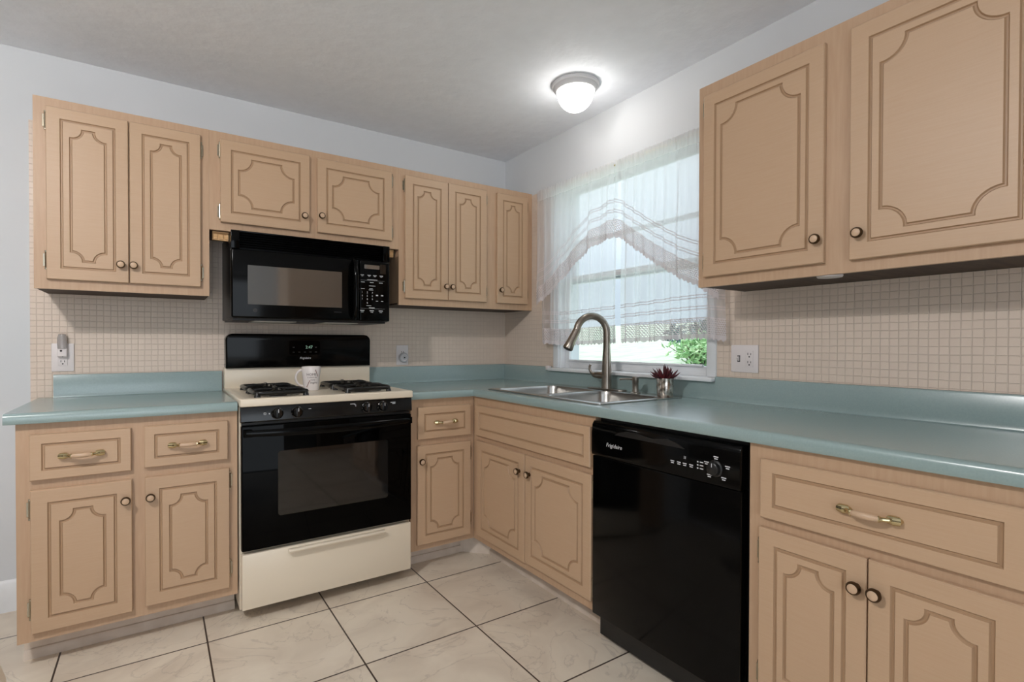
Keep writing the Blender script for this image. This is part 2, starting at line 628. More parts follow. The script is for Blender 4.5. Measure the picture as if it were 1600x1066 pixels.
# ------------------------------------------------------------------ room shell
CEIL = 2.43
XL, YF = -4.7, -5.3
struct(MB().box(XL - 0.1, 0.15, YF - 0.1, 0.15, -0.1, 0.0).build('floor', 'floor', smooth=0))
struct(MB().box(XL - 0.1, 0.15, YF - 0.1, 0.15, CEIL, CEIL + 0.1).build('ceiling', 'ceiling', smooth=0))
struct(MB().box(XL - 0.1, 0.15, 0.0, 0.15, 0, CEIL).build('wall_back', 'wall', smooth=0))
WY0, WY1, WZ0, WZ1 = 0.585, 1.615, 1.000, 2.10   # window opening (u = -y)
b = MB()
b.box(0, 0.15, -WY0, 0.0, 0, CEIL)
b.box(0, 0.15, YF, -WY1, 0, CEIL)
b.box(0, 0.15, -WY1, -WY0, 0, WZ0)
b.box(0, 0.15, -WY1, -WY0, WZ1, CEIL)
struct(b.build('wall_right', 'wall', smooth=0, merge=False))
struct(MB().box(XL - 0.1, XL, YF, 0.0, 0, CEIL).build('wall_left', 'far_wall', smooth=0))
b = MB()
b.box(XL, -3.7, YF - 0.1, YF, 0, CEIL)
b.box(-1.7, 0.0, YF - 0.1, YF, 0, CEIL)
b.box(-3.7, -1.7, YF - 0.1, YF, 2.08, CEIL)  # opening made up to let the added fill light in
struct(b.build('wall_front', 'wall', smooth=0, merge=False))
# unseen block added for a beige cabinet, seen only mirrored in the appliance doors
struct(MB().box(-0.80, -0.0, -4.6, -4.0, 0, 2.13).build('pantry_block', 'frame_wood', smooth=0))
bb = [(0, 0), (0.014, 0), (0.014, 0.10), (0.010, 0.122), (0.006, 0.13), (0, 0.135)]
struct(MB().prism(bb, XL, -2.47, lambda a, z, w: (w, -a, z)).build('baseboard_back', 'white_paint'))
struct(MB().prism(bb, YF, 0, lambda a, z, w: (XL + a, w, z)).build('baseboard_left', 'white_paint'))
# mosaic tile fields on the two walls
struct(MB().box(-2.512, -0.0, -0.006, 0.0, 0.90, 2.128).build('trim_1', 'mosaic_x', smooth=0))
b = MB()
for (u0, u1, z0, z1) in ((0.006, 0.545, 0.90, 2.12), (1.645, 2.80, 0.90, 2.12), (0.545, 1.645, 0.90, 1.0)):
    b.box(-0.006, 0.0, -u1, -u0, z0, z1)
struct(b.build('trim_2', 'mosaic_y', smooth=0, merge=False))

# window ------------------------------------------------------------
win = bpy.data.objects.new('window_1', None)
COL.objects.link(win)
win.location = (0, -1.1, 1.0)
WORLD[win.name] = Vector(win.location)
win['kind'] = 'structure'
b = MB()
b.box(0.545, 0.590, -0.002, 0.016, 1.012, 2.118, PB)
b.box(1.605, 1.648, -0.002, 0.016, 1.012, 2.118, PB)
b.box(0.545, 1.648, -0.002, 0.016, 2.088, 2.118, PB)
b.build('casing', 'white_paint', win, bevel=0.003)
b = MB()
b.box(WY0, WY0 + 0.012, -0.15, 0.0, 1.0, 2.10, PB)
b.box(WY1 - 0.012, WY1, -0.15, 0.0, 1.0, 2.10, PB)
b.box(WY0, WY1, -0.15, 0.0, 2.09, 2.10, PB)
b.build('jamb', 'white_paint', win, merge=False)
b = MB()
b.box(0.528, 1.650, 0.0, 0.048, 0.993, 1.011, PB)
b.box(WY0, WY1, -0.15, 0.0, 1.0, 1.011, PB)
b.build('sill', 'white_paint', win, bevel=0.004, merge=False)


def sash(name, z0, z1, o0, o1, muntin=None):
    b = MB()
    w = 0.036
    b.box(WY0 + 0.012, WY0 + 0.012 + w, o0, o1, z0, z1, PB)
    b.box(WY1 - 0.012 - w, WY1 - 0.012, o0, o1, z0, z1, PB)
    b.box(WY0 + 0.012 + w, WY1 - 0.012 - w, o0, o1, z0, z0 + 0.045, PB)
    b.box(WY0 + 0.012 + w, WY1 - 0.012 - w, o0, o1, z1 - 0.03, z1, PB)
    if muntin:
        b.box(WY0 + 0.012 + w, WY1 - 0.012 - w, o0 + 0.006, o1 - 0.004, muntin - 0.012, muntin + 0.012, PB)
    s = b.build(name, 'white_paint', win, bevel=0.003, merge=False)
    om = (o0 + o1) / 2
    MB().box(WY0 + 0.03, WY1 - 0.03, om - 0.002, om + 0.002, z0 + 0.02, z1 - 0.02, PB).build('pane', 'glass', s, smooth=0)
    return s


sash('lower_sash', 1.011, 1.56, -0.068, -0.036)
sash('upper_sash', 1.52, 2.09, -0.108, -0.076, 1.77)
# pull lip along the bottom rail
MB().box(WY0 + 0.04, WY1 - 0.06, -0.036, -0.022, 1.054, 1.064, PB).build('lift_rail', 'white_paint', win, bevel=0.002)
b = MB().box(0.500, 0.528, 0.018, 0.040, 0.996, 1.022, PB)
tag(b.build('cord_bracket', 'white_plastic', bevel=0.003), 'small white plastic bracket at the left end of the window sill', 'bracket')

# outside: rising lawn and two shrubs ----------------------------------
b = MB()
xs = [0.6, 3, 6, 12, 24, 45]
zs = [0.55, 0.72, 0.86, 1.16, 1.9, 3.4]
for i in range(len(xs) - 1):
    b.add([(xs[i], -30, zs[i]), (xs[i + 1], -30, zs[i + 1]), (xs[i + 1], 45, zs[i + 1]), (xs[i], 45, zs[i])], [(0, 1, 2, 3)])
lawn = b.build('lawn', 'grass')
lawn['kind'] = 'structure'


def shrub(c, rx, ry, h, n, leaf, mat, label, cat='shrub', seed=1):
    rnd = random.Random(seed)
    t = thing('garden_shrub', label, cat, c)
    b = MB()
    st = MB()
    for k in range(26):
        a, rr = rnd.uniform(0, 2 * PI), math.sqrt(rnd.random())
        tip = Vector((c[0] + rx * rr * math.cos(a), c[1] + ry * rr * math.sin(a), c[2] + h * (0.55 + 0.45 * math.sqrt(1 - rr * rr * 0.9))))
        base = Vector((c[0] + rnd.uniform(-.05, .05), c[1] + rnd.uniform(-.05, .05), c[2]))
        mid = base.lerp(tip, 0.5) + Vector((0, 0, 0.08 * h))
        st.tube([base, mid, tip], [0.012, 0.008, 0.004], 5)
        for j in range(n):
            q = rnd.uniform(0.25, 1)
            p = base.lerp(mid, q * 2) if q < .5 else mid.lerp(tip, q * 2 - 1)
            p = p + Vector((rnd.gauss(0, .07), rnd.gauss(0, .07), rnd.gauss(0, .05)))
            d = Vector((rnd.gauss(0, 1), rnd.gauss(0, 1), rnd.gauss(.3, .6))).normalized()
            sd = d.cross(Vector((rnd.gauss(0, 1), rnd.gauss(0, 1), 1))).normalized()
            l_ = leaf * rnd.uniform(.7, 1.3)
            nn = d.cross(sd) * l_ * .12
            b.add([p, p + d * l_ * .5 + sd * l_ * .22 + nn, p + d * l_, p + d * l_ * .5 - sd * l_ * .22 + nn], [(0, 1, 2), (0, 2, 3)])
    b.build('leaves', mat, t, smooth=0, merge=False)
    st.build('stems', 'branch', t)


shrub((4.3, 1.45, 0.72), 0.40, 0.50, 0.52, 34, 0.10, 'shrub', 'light green leafy shrub on the lawn outside the window', seed=3)
shrub((6.0, 2.2, 0.8), 0.7, 1.15, 0.75, 80, 0.15, 'dark_shrub', 'dark green shrub on the lawn behind the lighter shrub', seed=5)


# ------------------------------------------------------------------ cabinet doors with routed grooves
def scoop(u0, u1, z0, z1, r, d=0.0, n=8):
    """rectangle with concave quarter-circle corners; d>0 grows it by d"""
    rr = max(r - d, 0.004)
    pts = []
    cs = ((u0, z0, 0, 90), (u1, z0, 90, 180), (u1, z1, 180, 270), (u0, z1, 270, 360))
    e = math.degrees(math.asin(min(d / rr, 0.7))) if d > 0 else math.degrees(math.asin(max(d / rr, -0.7)))
    for cu_, cz, a0, a1 in cs:
        seq = []
        for k in range(n + 1):
            a = math.radians(a1 + e - (a1 - a0 + 2 * e) * k / n)
            seq.append((cu_ + rr * math.cos(a), cz + rr * math.sin(a)))
        pts += seq
    # order: going round counter-clockwise starting bottom left
    return pts


def rect(u0, u1, z0, z1):
    return [(u0, z0), (u1, z0), (u1, z1), (u0, z1)]


def panel_front(u0, u1, z0, z1, back, front, inset, shape=None, gw=0.0100, gd=0.0048):
    """door or drawer slab with routed grooves. shape=(inset2, scoop radius)"""
    b = MB()
    eb = 0.003
    P = lambda lp, o: [(a, o, c) for a, c in lp]

    def ring(l0, o0, l1, o1, glaze=False):
        n = len(l0)
        if glaze:
            b.alt.update(range(len(b.f), len(b.f) + n))
        b.add(P(l0, o0) + P(l1, o1), [(i, (i + 1) % n, n + (i + 1) % n, n + i) for i in range(n)])
    rc = lambda i: rect(u0 + i, u1 - i, z0 + i, z1 - i)
    b.add(P(rc(0), back), [(0, 1, 2, 3)])
    ring(rc(0), back, rc(0), front - eb)
    ring(rc(0), front - eb, rc(eb * .8), front)
    ring(rc(eb * .8), front, rc(inset), front)
    w = gw / 3.4
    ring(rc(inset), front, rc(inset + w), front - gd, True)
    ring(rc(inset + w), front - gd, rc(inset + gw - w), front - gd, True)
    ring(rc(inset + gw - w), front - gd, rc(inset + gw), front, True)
    if shape is None:
        b.add(P(rc(inset + gw), front), [(0, 1, 2, 3)])
        return b
    i2, r = shape
    sc = lambda d: scoop(u0 + i2, u1 - i2, z0 + i2, z1 - i2, r, d)
    b.plate(rc(inset + gw), [sc(gw / 2)], front, None, lambda a, c, o: (a, o, c))
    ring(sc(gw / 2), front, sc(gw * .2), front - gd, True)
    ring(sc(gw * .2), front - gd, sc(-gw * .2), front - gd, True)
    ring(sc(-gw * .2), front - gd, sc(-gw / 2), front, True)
    b.plate(sc(-gw / 2), [], front, None, lambda a, c, o: (a, o, c))
    return b


def remap(b, mp):
    b.v = [mp(*p) for p in b.v]
    return b


KNOB_RING = KNOB_FACE = None
KNOB_R = 0.0158


def knob(parent, u, o, z, mp):
    """round knob standing on a door; ring and inset face"""
    b = MB().lathe([(0.009, 0), (0.0075, 0.006), (0.008, 0.012), (KNOB_R, 0.015), (KNOB_R, 0.021), (0.0135, 0.0245), (0.0118, 0.0245), (0.0113, 0.0235), (0.0, 0.0235)], n=24)
    b.v = [mp(u + p[0], o + p[2], z + p[1]) for p in b.v]
    k = b.build('knob', 'antique', parent)
    b = MB().lathe([(0.0115, 0.0225), (0.0112, 0.0240), (0.009, 0.0252), (0.0, 0.0258)], n=24)
    b.v = [mp(u + p[0], o + p[2], z + p[1]) for p in b.v]
    b2 = b
    f = b2.build('knob_inset', 'knob_face', parent)
    return k


def hinge(parent, u, o, z, side, mp, l=0.062, lw=0.014):
    """surface butt hinge beside a door edge; side = +1 leaf lies to larger u"""
    b = MB()
    b.box(u + (0.0 if side > 0 else -lw), u + (lw if side > 0 else 0.0), o, o + 0.003, z - l / 2 + .006, z + l / 2 - .006, mp)
    b.tube([(u + side * 0.001, o + 0.006, z - l / 2), (u + side * 0.001, o + 0.006, z + l / 2)], 0.0042, 10, mp=mp)
    for zz in (-1, 1):
        b.lathe([(0.0, -0.004), (0.0042, -0.003), (0.0042, 0.003), (0.0, 0.004)], (u + side * 0.001, o + 0.006, z + zz * (l / 2 + .003)), 'z', 10, mp=mp)
    return b.build('hinge', 'antique_bright', parent, merge=False)


MAT['antique_bright'] = new_mat('aged_brass_hinge', (168, 160, 142), 0.2, 1.0)


def handle(parent, u, o, z, mp, w=0.104):
    h = w / 2
    b = MB()
    for s_ in (-1, 1):
        c = u + s_ * h
        # oval foot, then neck rising to the grip
        b.tube([(c - s_ * -.012, o + 0.0005, z), (c - s_ * -.009, o + 0.006, z), (c, o + 0.009, z), (c - s_ * .009, o + 0.006, z), (c - s_ * .013, o + 0.0005, z)],
               [0.005, 0.0105, 0.0118, 0.0105, 0.005], 12, mp=mp)
        b.tube([(c, o + 0.009, z), (c - s_ * .012, o + 0.017, z), (c - s_ * .020, o + 0.023, z), (c - s_ * .024, o + 0.025, z), (c - s_ * .026, o + .026, z)],
               [0.0068, 0.0052, 0.0058, 0.0082, 0.0066], 12, mp=mp)
    b.tube([(u - h + .02, o + 0.0235, z), (u, o + 0.029, z), (u + h - .02, o + 0.0235, z)], 0.003, 8, mp=mp)
    k = b.build('handle', 'brass', parent, merge=False)
    pts = [(u + (i / 8 - .5) * 2 * (h - .024), o + 0.0255 + 0.004 * math.cos((i / 8 - .5) * PI), z) for i in range(9)]
    MB().tube(pts, [0.0062, .0072, .0080, .0085, .0086, .0085, .0080, .0072, .0062], 12, mp=mp).build('handle_grip', 'knob_face', parent)
    return k


def door(cab, u0, u1, z0, z1, face, mp, knob_at=None, hinge_side=0, hz=None, inset=0.045, shape=(0.078, 0.038), lw=0.010):
    t = 0.018
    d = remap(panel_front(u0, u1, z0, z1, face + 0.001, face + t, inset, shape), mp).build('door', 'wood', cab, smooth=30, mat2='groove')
    if knob_at:
        knob(d, knob_at[0], face + t, knob_at[1], mp)
    if hinge_side:
        ue = u1 if hinge_side > 0 else u0
        for zz in hz:
            hinge(d, ue + hinge_side * 0.001, face + 0.001, zz, hinge_side, mp, lw=lw)
    return d


def drawer(cab, u0, u1, z0, z1, face, mp, handle_at=True, inset=0.032):
    t = 0.018
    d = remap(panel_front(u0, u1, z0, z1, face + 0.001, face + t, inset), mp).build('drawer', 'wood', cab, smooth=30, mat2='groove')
    if handle_at:
        handle(d, (u0 + u1) / 2, face + t, (z0 + z1) / 2, mp)
    return d


def upper_body(cab, u0, u1, z0, z1, depth, mp, back=0.007):
    b = MB()
    b.box(u0, u1, depth - 0.019, depth, z0, z1, mp)                      # face frame
    b.box(u0, u0 + 0.015, back, depth - 0.019, z0 + .012, z1, mp)
    b.box(u1 - 0.015, u1, back, depth - 0.019, z0 + .012, z1, mp)
    b.box(u0 + 0.015, u1 - 0.015, back, depth - 0.019, z1 - 0.015, z1, mp)
    b.build('body', 'frame_wood', cab, merge=False)
    MB().box(u0, u1, back, depth - 0.019, z0 + 0.003, z0 + 0.012, mp).build('bottom_panel', 'under_wood', cab, smooth=0, label='dark brown bottom panel')


def base_body(cab, u0, u1, face, z0, z1, mp, kick_o, back=0.007, sides=True, kick_to=None, kick_from=None):
    b = MB()
    b.box(u0, u1, face - 0.019, face, z0, z1, mp)
    b.box(u0, u0 + 0.016, back, face - 0.019, z0, z1, mp)
    b.box(u1 - 0.016, u1, back, face - 0.019, z0, z1, mp)
    b.box(u0 + .016, u1 - .016, back, face - 0.019, z0, z0 + 0.016, mp)
    b.build('body', 'frame_wood', cab, merge=False)
    k = MB()
    k0, k1 = (u0 if kick_from is None else kick_from), (u1 if kick_to is None else kick_to)
    k.box(k0, k1, kick_o - 0.016, kick_o, 0.0, z0, mp)
    k.prism([(kick_o, 0.0), (kick_o + 0.013, 0.0), (kick_o + 0.012, 0.024), (kick_o + 0.006, 0.034), (kick_o, 0.036)], k0, k1, lambda a, c, w: mp(w, a, c))
    k.build('toe_kick', 'kick', cab, merge=False)


UD = 0.3154     # depth of the wall cabinets
UZ0, UZ1 = 1.372, 2.128
DZ0, DZ1 = 1.410, 2.091

# wall cabinets on the back wall
c = thing('wall_cabinet', 'beige two-door wall cabinet at the far left of the back wall, left of the microwave', 'cabinet', (-2.15, 0, UZ0), 'wall cabinets')
upper_body(c, -2.452, -1.8475, UZ0, UZ1, UD, PA)
door(c, -2.412, -2.147, DZ0, DZ1, UD, PA, (-2.174, 1.484), -1, (1.485, 2.035), 0.043, (0.077, 0.038))
door(c, -2.143, -1.882, DZ0, DZ1, UD, PA, (-2.130, 1.484), 1, (1.475, 2.025), 0.043, (0.077, 0.036))

c = thing('wall_cabinet', 'short beige wall cabinet with two wide doors directly above the microwave', 'cabinet', (-1.39, 0, 1.677), 'wall cabinets')
upper_body(c, -1.8470, -0.9295, 1.677, UZ1, UD, PA)
door(c, -1.803, -1.408, 1.714, DZ1 + .002, UD, PA, (-1.435, 1.788), -1, (1.762, 2.043), 0.043, (0.077, 0.057))
door(c, -1.370, -0.974, 1.717, DZ1, UD, PA, (-1.352, 1.799), 1, (1.765, 2.045), 0.043, (0.077, 0.055))
for x0, x1 in ((-1.8325, -1.7625), (-1.010, -0.946)):
    b = MB().box(x0, x1, 0.262, 0.280, 1.637, 1.6765, PA)
    x = x0 + 0.004
    while x < x1 - 0.016:
        b.box(x, x + 0.016, 0.2795, 0.286, 1.642, 1.664, PA)
        x += 0.024
    b.box(x0, x1, 0.2795, 0.284, 1.668, 1.6765, PA)
    b.build('filler_strip', 'strip_wood', c, merge=False, label='unpainted notched pine strip')

c = thing('wall_cabinet', 'beige three-door wall cabinet in the corner between microwave and window', 'cabinet', (-0.465, 0, UZ0), 'wall cabinets')
upper_body(c, -0.9290, -0.0068, UZ0, UZ1, UD, PA)
door(c, -0.896, -0.6295, DZ0, DZ1, UD, PA, (-0.648, 1.487), -1, (1.475, 2.035), 0.043, (0.077, 0.037))
door(c, -0.6265, -0.364, DZ0, DZ1, UD, PA, (-0.607, 1.487), 1, (1.475, 2.035), 0.043, (0.077, 0.037))
door(c, -0.286, -0.052, DZ0, DZ1, UD, PA, (-0.263, 1.490), 1, (1.475, 2.035), 0.04, (0.07, 0.035))

# wall cabinet on the right wall
c = thing('wall_cabinet', 'large beige wall cabinet right of the window, over the right counter', 'cabinet', (0, -2.27, UZ0), 'wall cabinets')
upper_body(c, 1.774, 2.77, UZ0, UZ1, UD, PB)
door(c, 1.804, 2.223, DZ0 - .002, 2.083, UD, PB, (2.206, 1.482), -1, (1.466, 2.04), 0.044, (0.074, 0.058))
door(c, 2.294, 2.710, DZ0 - .004, 2.089, UD, PB, (2.321, 1.481), 1, (1.475, 2.02), 0.047, (0.079, 0.059))

# base cabinets
BF = 0.61
BZ0, BZ1 = 0.108, 0.876
c = thing('base_cabinet', 'beige base cabinet with two drawers and two doors, left of the stove', 'cabinet', (-2.11, 0, 0), 'base cabinets')
base_body(c, -2.459, -1.770, BF, BZ0, BZ1, PA, 0.495)
drawer(c, -2.421, -2.132, 0.676, 0.836, BF, PA)
drawer(c, -2.091, -1.806, 0.680, 0.838, BF, PA)
door(c, -2.420, -2.130, 0.1405, 0.642, BF, PA, (-2.149, 0.567), -1, (0.225, 0.575), 0.046, (0.083, 0.038))
door(c, -2.090, -1.801, 0.147, 0.642, BF, PA, (-2.072, 0.567), 1, (0.225, 0.590), 0.046, (0.083, 0.038))

c = thing('base_cabinet', 'narrow beige base cabinet with one drawer and one door, right of the stove', 'cabinet', (-0.79, 0, 0), 'base cabinets')
base_body(c, -0.988, -0.6205, BF, BZ0, BZ1, PA, 0.495, kick_to=-0.53)
drawer(c, -0.955, -0.648, 0.673, 0.835, BF, PA, inset=0.034)
door(c, -0.957, -0.648, 0.139, 0.640, BF, PA, (-0.939, 0.563), 1, (0.225, 0.575), 0.042, (0.074, 0.040))

BB = 0.6185
c = thing('base_cabinet', 'beige sink base cabinet with a false drawer panel and two doors under the window', 'cabinet', (0, -1.08, 0), 'base cabinets')
base_body(c, 0.6105, 1.534, BB, BZ0, BZ1, PB, 0.512, kick_from=0.511)
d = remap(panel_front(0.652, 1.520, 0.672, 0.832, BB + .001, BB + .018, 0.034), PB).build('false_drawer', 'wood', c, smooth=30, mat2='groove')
door(c, 0.664, 1.090, 0.143, 0.645, BB, PB, (1.053, 0.563), 0, None, 0.044, (0.076, 0.054))
door(c, 1.096, 1.527, 0.148, 0.645, BB, PB, (1.131, 0.563), 1, (0.203, 0.586), 0.044, (0.076, 0.054), lw=0.006)

c = thing('base_cabinet', 'beige base cabinet with one wide drawer over two doors, right of the dishwasher', 'cabinet', (0, -2.47, 0), 'base cabinets')
base_body(c, 2.163, 2.780, BB, BZ0, BZ1, PB, 0.512)
drawer(c, 2.202, 2.736, 0.673, 0.836, BB, PB, inset=0.034)
door(c, 2.199, 2.4635, 0.143, 0.645, BB, PB, (2.443, 0.571), -1, (0.225, 0.575), 0.043, (0.074, 0.037))
door(c, 2.4665, 2.736, 0.143, 0.645, BB, PB, (2.485, 0.571), 1, (0.225, 0.575), 0.045, (0.076, 0.038))

# triangular filler at the inner toe-kick corner
struct(MB().prism([(-0.64, -0.499), (-0.5165, -0.499), (-0.5165, -0.628)], 0.0, 0.100, lambda a, c_, w: (a, c_, w)).build('trim_3', 'kick'))

# ------------------------------------------------------------------ countertops
CT, CB_ = 0.914, 0.877
NOSE = [(0.0, CT), (0.007, CT - .0004), (0.012, CT - .002), (0.016, CT - .005), (0.0185, CT - .010), (0.020, CT - .017), (0.020, CB_ + .004), (0.018, CB_), (0.0, CB_)]


def nose_sweep(b, path):
    """path: list of (point xy, outward normal scaled for the mitre)"""
    n = len(NOSE)
    vs, fs = [], []
    for (p, q) in path:
        for d, z in NOSE:
            vs.append((p[0] + q[0] * d, p[1] + q[1] * d, z))
    for i in range(len(path) - 1):
        for k in range(n - 1):
            fs.append((i * n + k, i * n + k + 1, (i + 1) * n + k + 1, (i + 1) * n + k))
    fs.append(tuple(range(n)))
    fs.append(tuple((len(path) - 1) * n + k for k in range(n))[::-1])
    b.add(vs, fs)


BS = [(0.0065, CT), (0.033, CT), (0.028, CT + .002), (0.0262, CT + .007), (0.025, CT + .02), (0.025, 1.010), (0.0225, 1.0145), (0.018, 1.016), (0.0065, 1.016)]
FA, FB = 0.6165, 0.620
t = thing('countertop', 'teal laminate countertop left of the stove, with backsplash', 'countertop', (-2.13, 0, CB_))
b = MB().box(-2.487, -1.7715, -FA, -0.0065, CB_, CT)
nose_sweep(b, [((-2.487, -FA), (0, -1)), ((-1.7715, -FA), (0, -1))])
b.build('worktop', 'counter', t)
MB().prism(BS, -2.433, -1.7715, lambda a, z, w: (w, -a, z)).build('backsplash', 'counter', t)

t = thing('countertop', 'L-shaped teal laminate countertop around the sink, with backsplash', 'countertop', (-0.3, -0.9, CB_))
END = -2.80
outer = [(-1.0035, -0.0065), (-1.0035, -FA), (-FB, -FA), (-FB, END), (-0.0065, END), (-0.0065, -0.0065)]
SX0, SX1, SY0, SY1 = -0.588, -0.062, -1.522, -0.690
hole = [(SX0 + .02, SY0 + .02), (SX1 - .02, SY0 + .02), (SX1 - .02, SY1 - .02), (SX0 + .02, SY1 - .02)]
b = MB().plate(outer, [hole], CB_, CT, lambda a, c_, h: (a, c_, h))
nose_sweep(b, [((-1.0035, -FA), (0, -1)), ((-FB, -FA), (-1, -1)), ((-FB, END), (-1, 0))])
b.build('worktop', 'counter', t)
b = MB().prism(BS, -1.0035, -0.0065, lambda a, z, w: (w, -a, z))
b.build('backsplash', 'counter', t)
b = MB()
# behind the window stool the splash stops just under it
BSL = [(a, min(z, 0.9915)) for a, z in BS]
b.prism(BS, 0.0255, 0.526, lambda a, z, w: (-a, -w, z))
b.prism(BSL, 0.526, 1.652, lambda a, z, w: (-a, -w, z))
b.prism(BS, 1.652, -END, lambda a, z, w: (-a, -w, z))
b.build('backsplash', 'counter', t)

# ------------------------------------------------------------------ sink
def rrect(x0, x1, y0, y1, r, n=6):
    pts = []
    for cx, cy, a0 in ((x1 - r, y1 - r, 0), (x0 + r, y1 - r, 90), (x0 + r, y0 + r, 180), (x1 - r, y0 + r, 270)):
        for k in range(n + 1):
            a = math.radians(a0 + 90 * k / n)
            pts.append((cx + r * math.cos(a), cy + r * math.sin(a)))
    return pts


t = thing('kitchen_sink', 'stainless steel double-bowl sink set in the teal counter below the window', 'sink', (-0.325, -1.106, CT))
bowls = ((-0.555, -0.165, -1.085, -0.725), (-0.555, -0.165, -1.487, -1.127))
ZR = CT + 0.006
b = MB()
b.plate(rrect(SX0, SX1, SY0, SY1, 0.02), [rrect(*q, 0.05) for q in bowls], CT + 0.0005, ZR, lambda a, c_, h: (a, c_, h))
b.build('rim', 'steel', t, bevel=0.002)
for q in bowls:
    b = MB()
    rings = [(0.0, 0.05, ZR - .001), (0.004, 0.05, CT - .01), (0.008, 0.05, 0.79), (0.018, 0.05, 0.765), (0.04, 0.05, 0.75), (0.06, 0.05, 0.748)]
    vs = []
    for i_, r_, z_ in rings:
        vs += [(x, y, z_) for x, y in rrect(q[0] + i_, q[1] - i_, q[2] + i_, q[3] - i_, r_)]
    n = len(vs) // len(rings)
    fs = [(i * n + k, i * n + (k + 1) % n, (i + 1) * n + (k + 1) % n, (i + 1) * n + k) for i in range(len(rings) - 1) for k in range(n)]
    fs.append(tuple((len(rings) - 1) * n + k for k in range(n)))
    b.add(vs, fs)
    ba = b.build('basin', 'steel', t, smooth=60)
    MB().lathe([(0.042, 0.0), (0.042, 0.003), (0.03, 0.003), (0.026, -0.001), (0.0, -0.001)], ((q[0] + q[1]) / 2, (q[2] + q[3]) / 2, 0.7485)).build('drain', 'nickel', ba)

# faucet ---------------------------------------------------------------
FX, FY = -0.105, -1.085
t = thing('kitchen_faucet', 'brushed nickel gooseneck faucet with a side lever behind the sink', 'faucet', (FX, FY, ZR))
MB().prism(rrect(-0.028, 0.028, -0.125, 0.125, 0.026), ZR, ZR + 0.007, lambda a, c_, w: (FX + a, FY + c_, w)).build('deck_plate', 'nickel', t, bevel=0.002)
b = MB().lathe([(0.0275, 0.0), (0.0275, 0.004), (0.0258, 0.012), (0.025, 0.06), (0.0245, 0.10), (0.0225, 0.145), (0.0195, 0.19), (0.0180, 0.22)], (FX, FY, ZR + 0.007))
dirv = Vector((-0.2, 0.06, 0)).normalized()
arc_r = 0.085
zc = ZR + 0.235 + 0.06
pts = [Vector((FX, FY, ZR + 0.215)), Vector((FX, FY, zc))]
for k in range(1, 15):
    a = PI - k / 14 * math.radians(172)
    pts.append(Vector((FX, FY, zc)) + dirv * (arc_r + arc_r * math.cos(a)) + Vector((0, 0, arc_r * math.sin(a))))
b.tube(pts, 0.0180, 18)
b.build('spout', 'nickel', t, smooth=50, merge=False)
e_ = pts[-1]
dn = (pts[-1] - pts[-2]).normalized() * 0.8 + dirv * 0.22
dn.normalize()
b = MB().tube([e_ - dn * .004, e_ + dn * .012, e_ + dn * .02, e_ + dn * .07, e_ + dn * .104, e_ + dn * .108],
              [0.0185, 0.0198, 0.0195, 0.0225, 0.0262, 0.0245], 20)
b.build('spray_head', 'nickel', t, smooth=50)
b = MB().tube([e_ + dn * .1075, e_ + dn * .111], [0.0215, 0.020], 20)
b.build('spray_face', 'dark_metal', t)
hz = ZR + 0.075
b = MB().tube([(FX - .006, FY + .01, hz), (FX - .012, FY + .050, hz), (FX - .0125, FY + .054, hz), (FX - .015, FY + .068, hz)], [0.019, 0.019, 0.0165, 0.0165], 18)
lv = [(-.015, .060, 0), (-.017, .075, .0), (-.020, .090, .010), (-.023, .100, .026), (-.024, .100, .042), (-.022, .094, .054)]
b.tube([(FX + q[0], FY + q[1], hz + q[2]) for q in lv], [0.015, 0.0125, 0.0085, 0.007, 0.0065, 0.006], 12)
b.build('lever', 'nickel', t, smooth=50, merge=False)

t = thing('soap_dispenser', 'brushed nickel soap dispenser with a thin spout beside the faucet', 'soap dispenser', (-0.130, -1.300, ZR))
MB().lathe([(0.024, 0), (0.024, 0.004), (0.016, 0.007), (0.0145, 0.02), (0.0145, 0.05), (0.0155, 0.052), (0.0155, 0.078), (0.0130, 0.081), (0.0, 0.081)], (-0.130, -1.300, ZR)).build('pump', 'nickel', t)
MB().tube([(-0.142, -1.293, ZR + .068), (-0.163, -1.278, ZR + .070), (-0.188, -1.260, ZR + .069), (-0.193, -1.256, ZR + .066)], [0.0055, .0050, .0045, .004], 10).build('spout', 'nickel', t)

# succulent -------------------------------------------------------------
PXY = (-0.137, -1.478)
t = thing('potted_succulent', 'small silver pot of spiky dark red succulent at the sink corner', 'potted plant', (PXY[0], PXY[1], ZR))
MB().lathe([(0.033, 0), (0.035, 0.003), (0.0355, 0.03), (0.0375, 0.05), (0.036, 0.055), (0.037, 0.075), (0.038, 0.084), (0.035, 0.084), (0.034, 0.072), (0.0, 0.072)], (PXY[0], PXY[1], ZR), n=32).build('pot', 'pot', t)
MB().lathe([(0.033, 0.0), (0.0, 0.004)], (PXY[0], PXY[1], ZR + .073)).build('soil', 'soil', t)
rnd = random.Random(4)
for k in range(38):
    el = math.radians(rnd.uniform(22, 88)) if k > 11 else math.radians(rnd.uniform(10, 35))
    az = k * 2.399 + rnd.uniform(-.2, .2)
    l_ = rnd.uniform(0.045, 0.062)
    d = Vector((math.cos(az) * math.cos(el), math.sin(az) * math.cos(el), math.sin(el)))
    s0 = Vector((PXY[0], PXY[1], ZR + .076)) + Vector((d.x, d.y, 0)) * 0.014
    up = Vector((0, 0, 1))
    b = MB().tube([s0, s0 + d * l_ * .35 + up * .002, s0 + d * l_ * .7 + up * .006, s0 + d * l_ + up * .013], [0.0035, 0.0055, 0.004, 0.0006], 6)
    b.build('leaf', 'succulent', t)

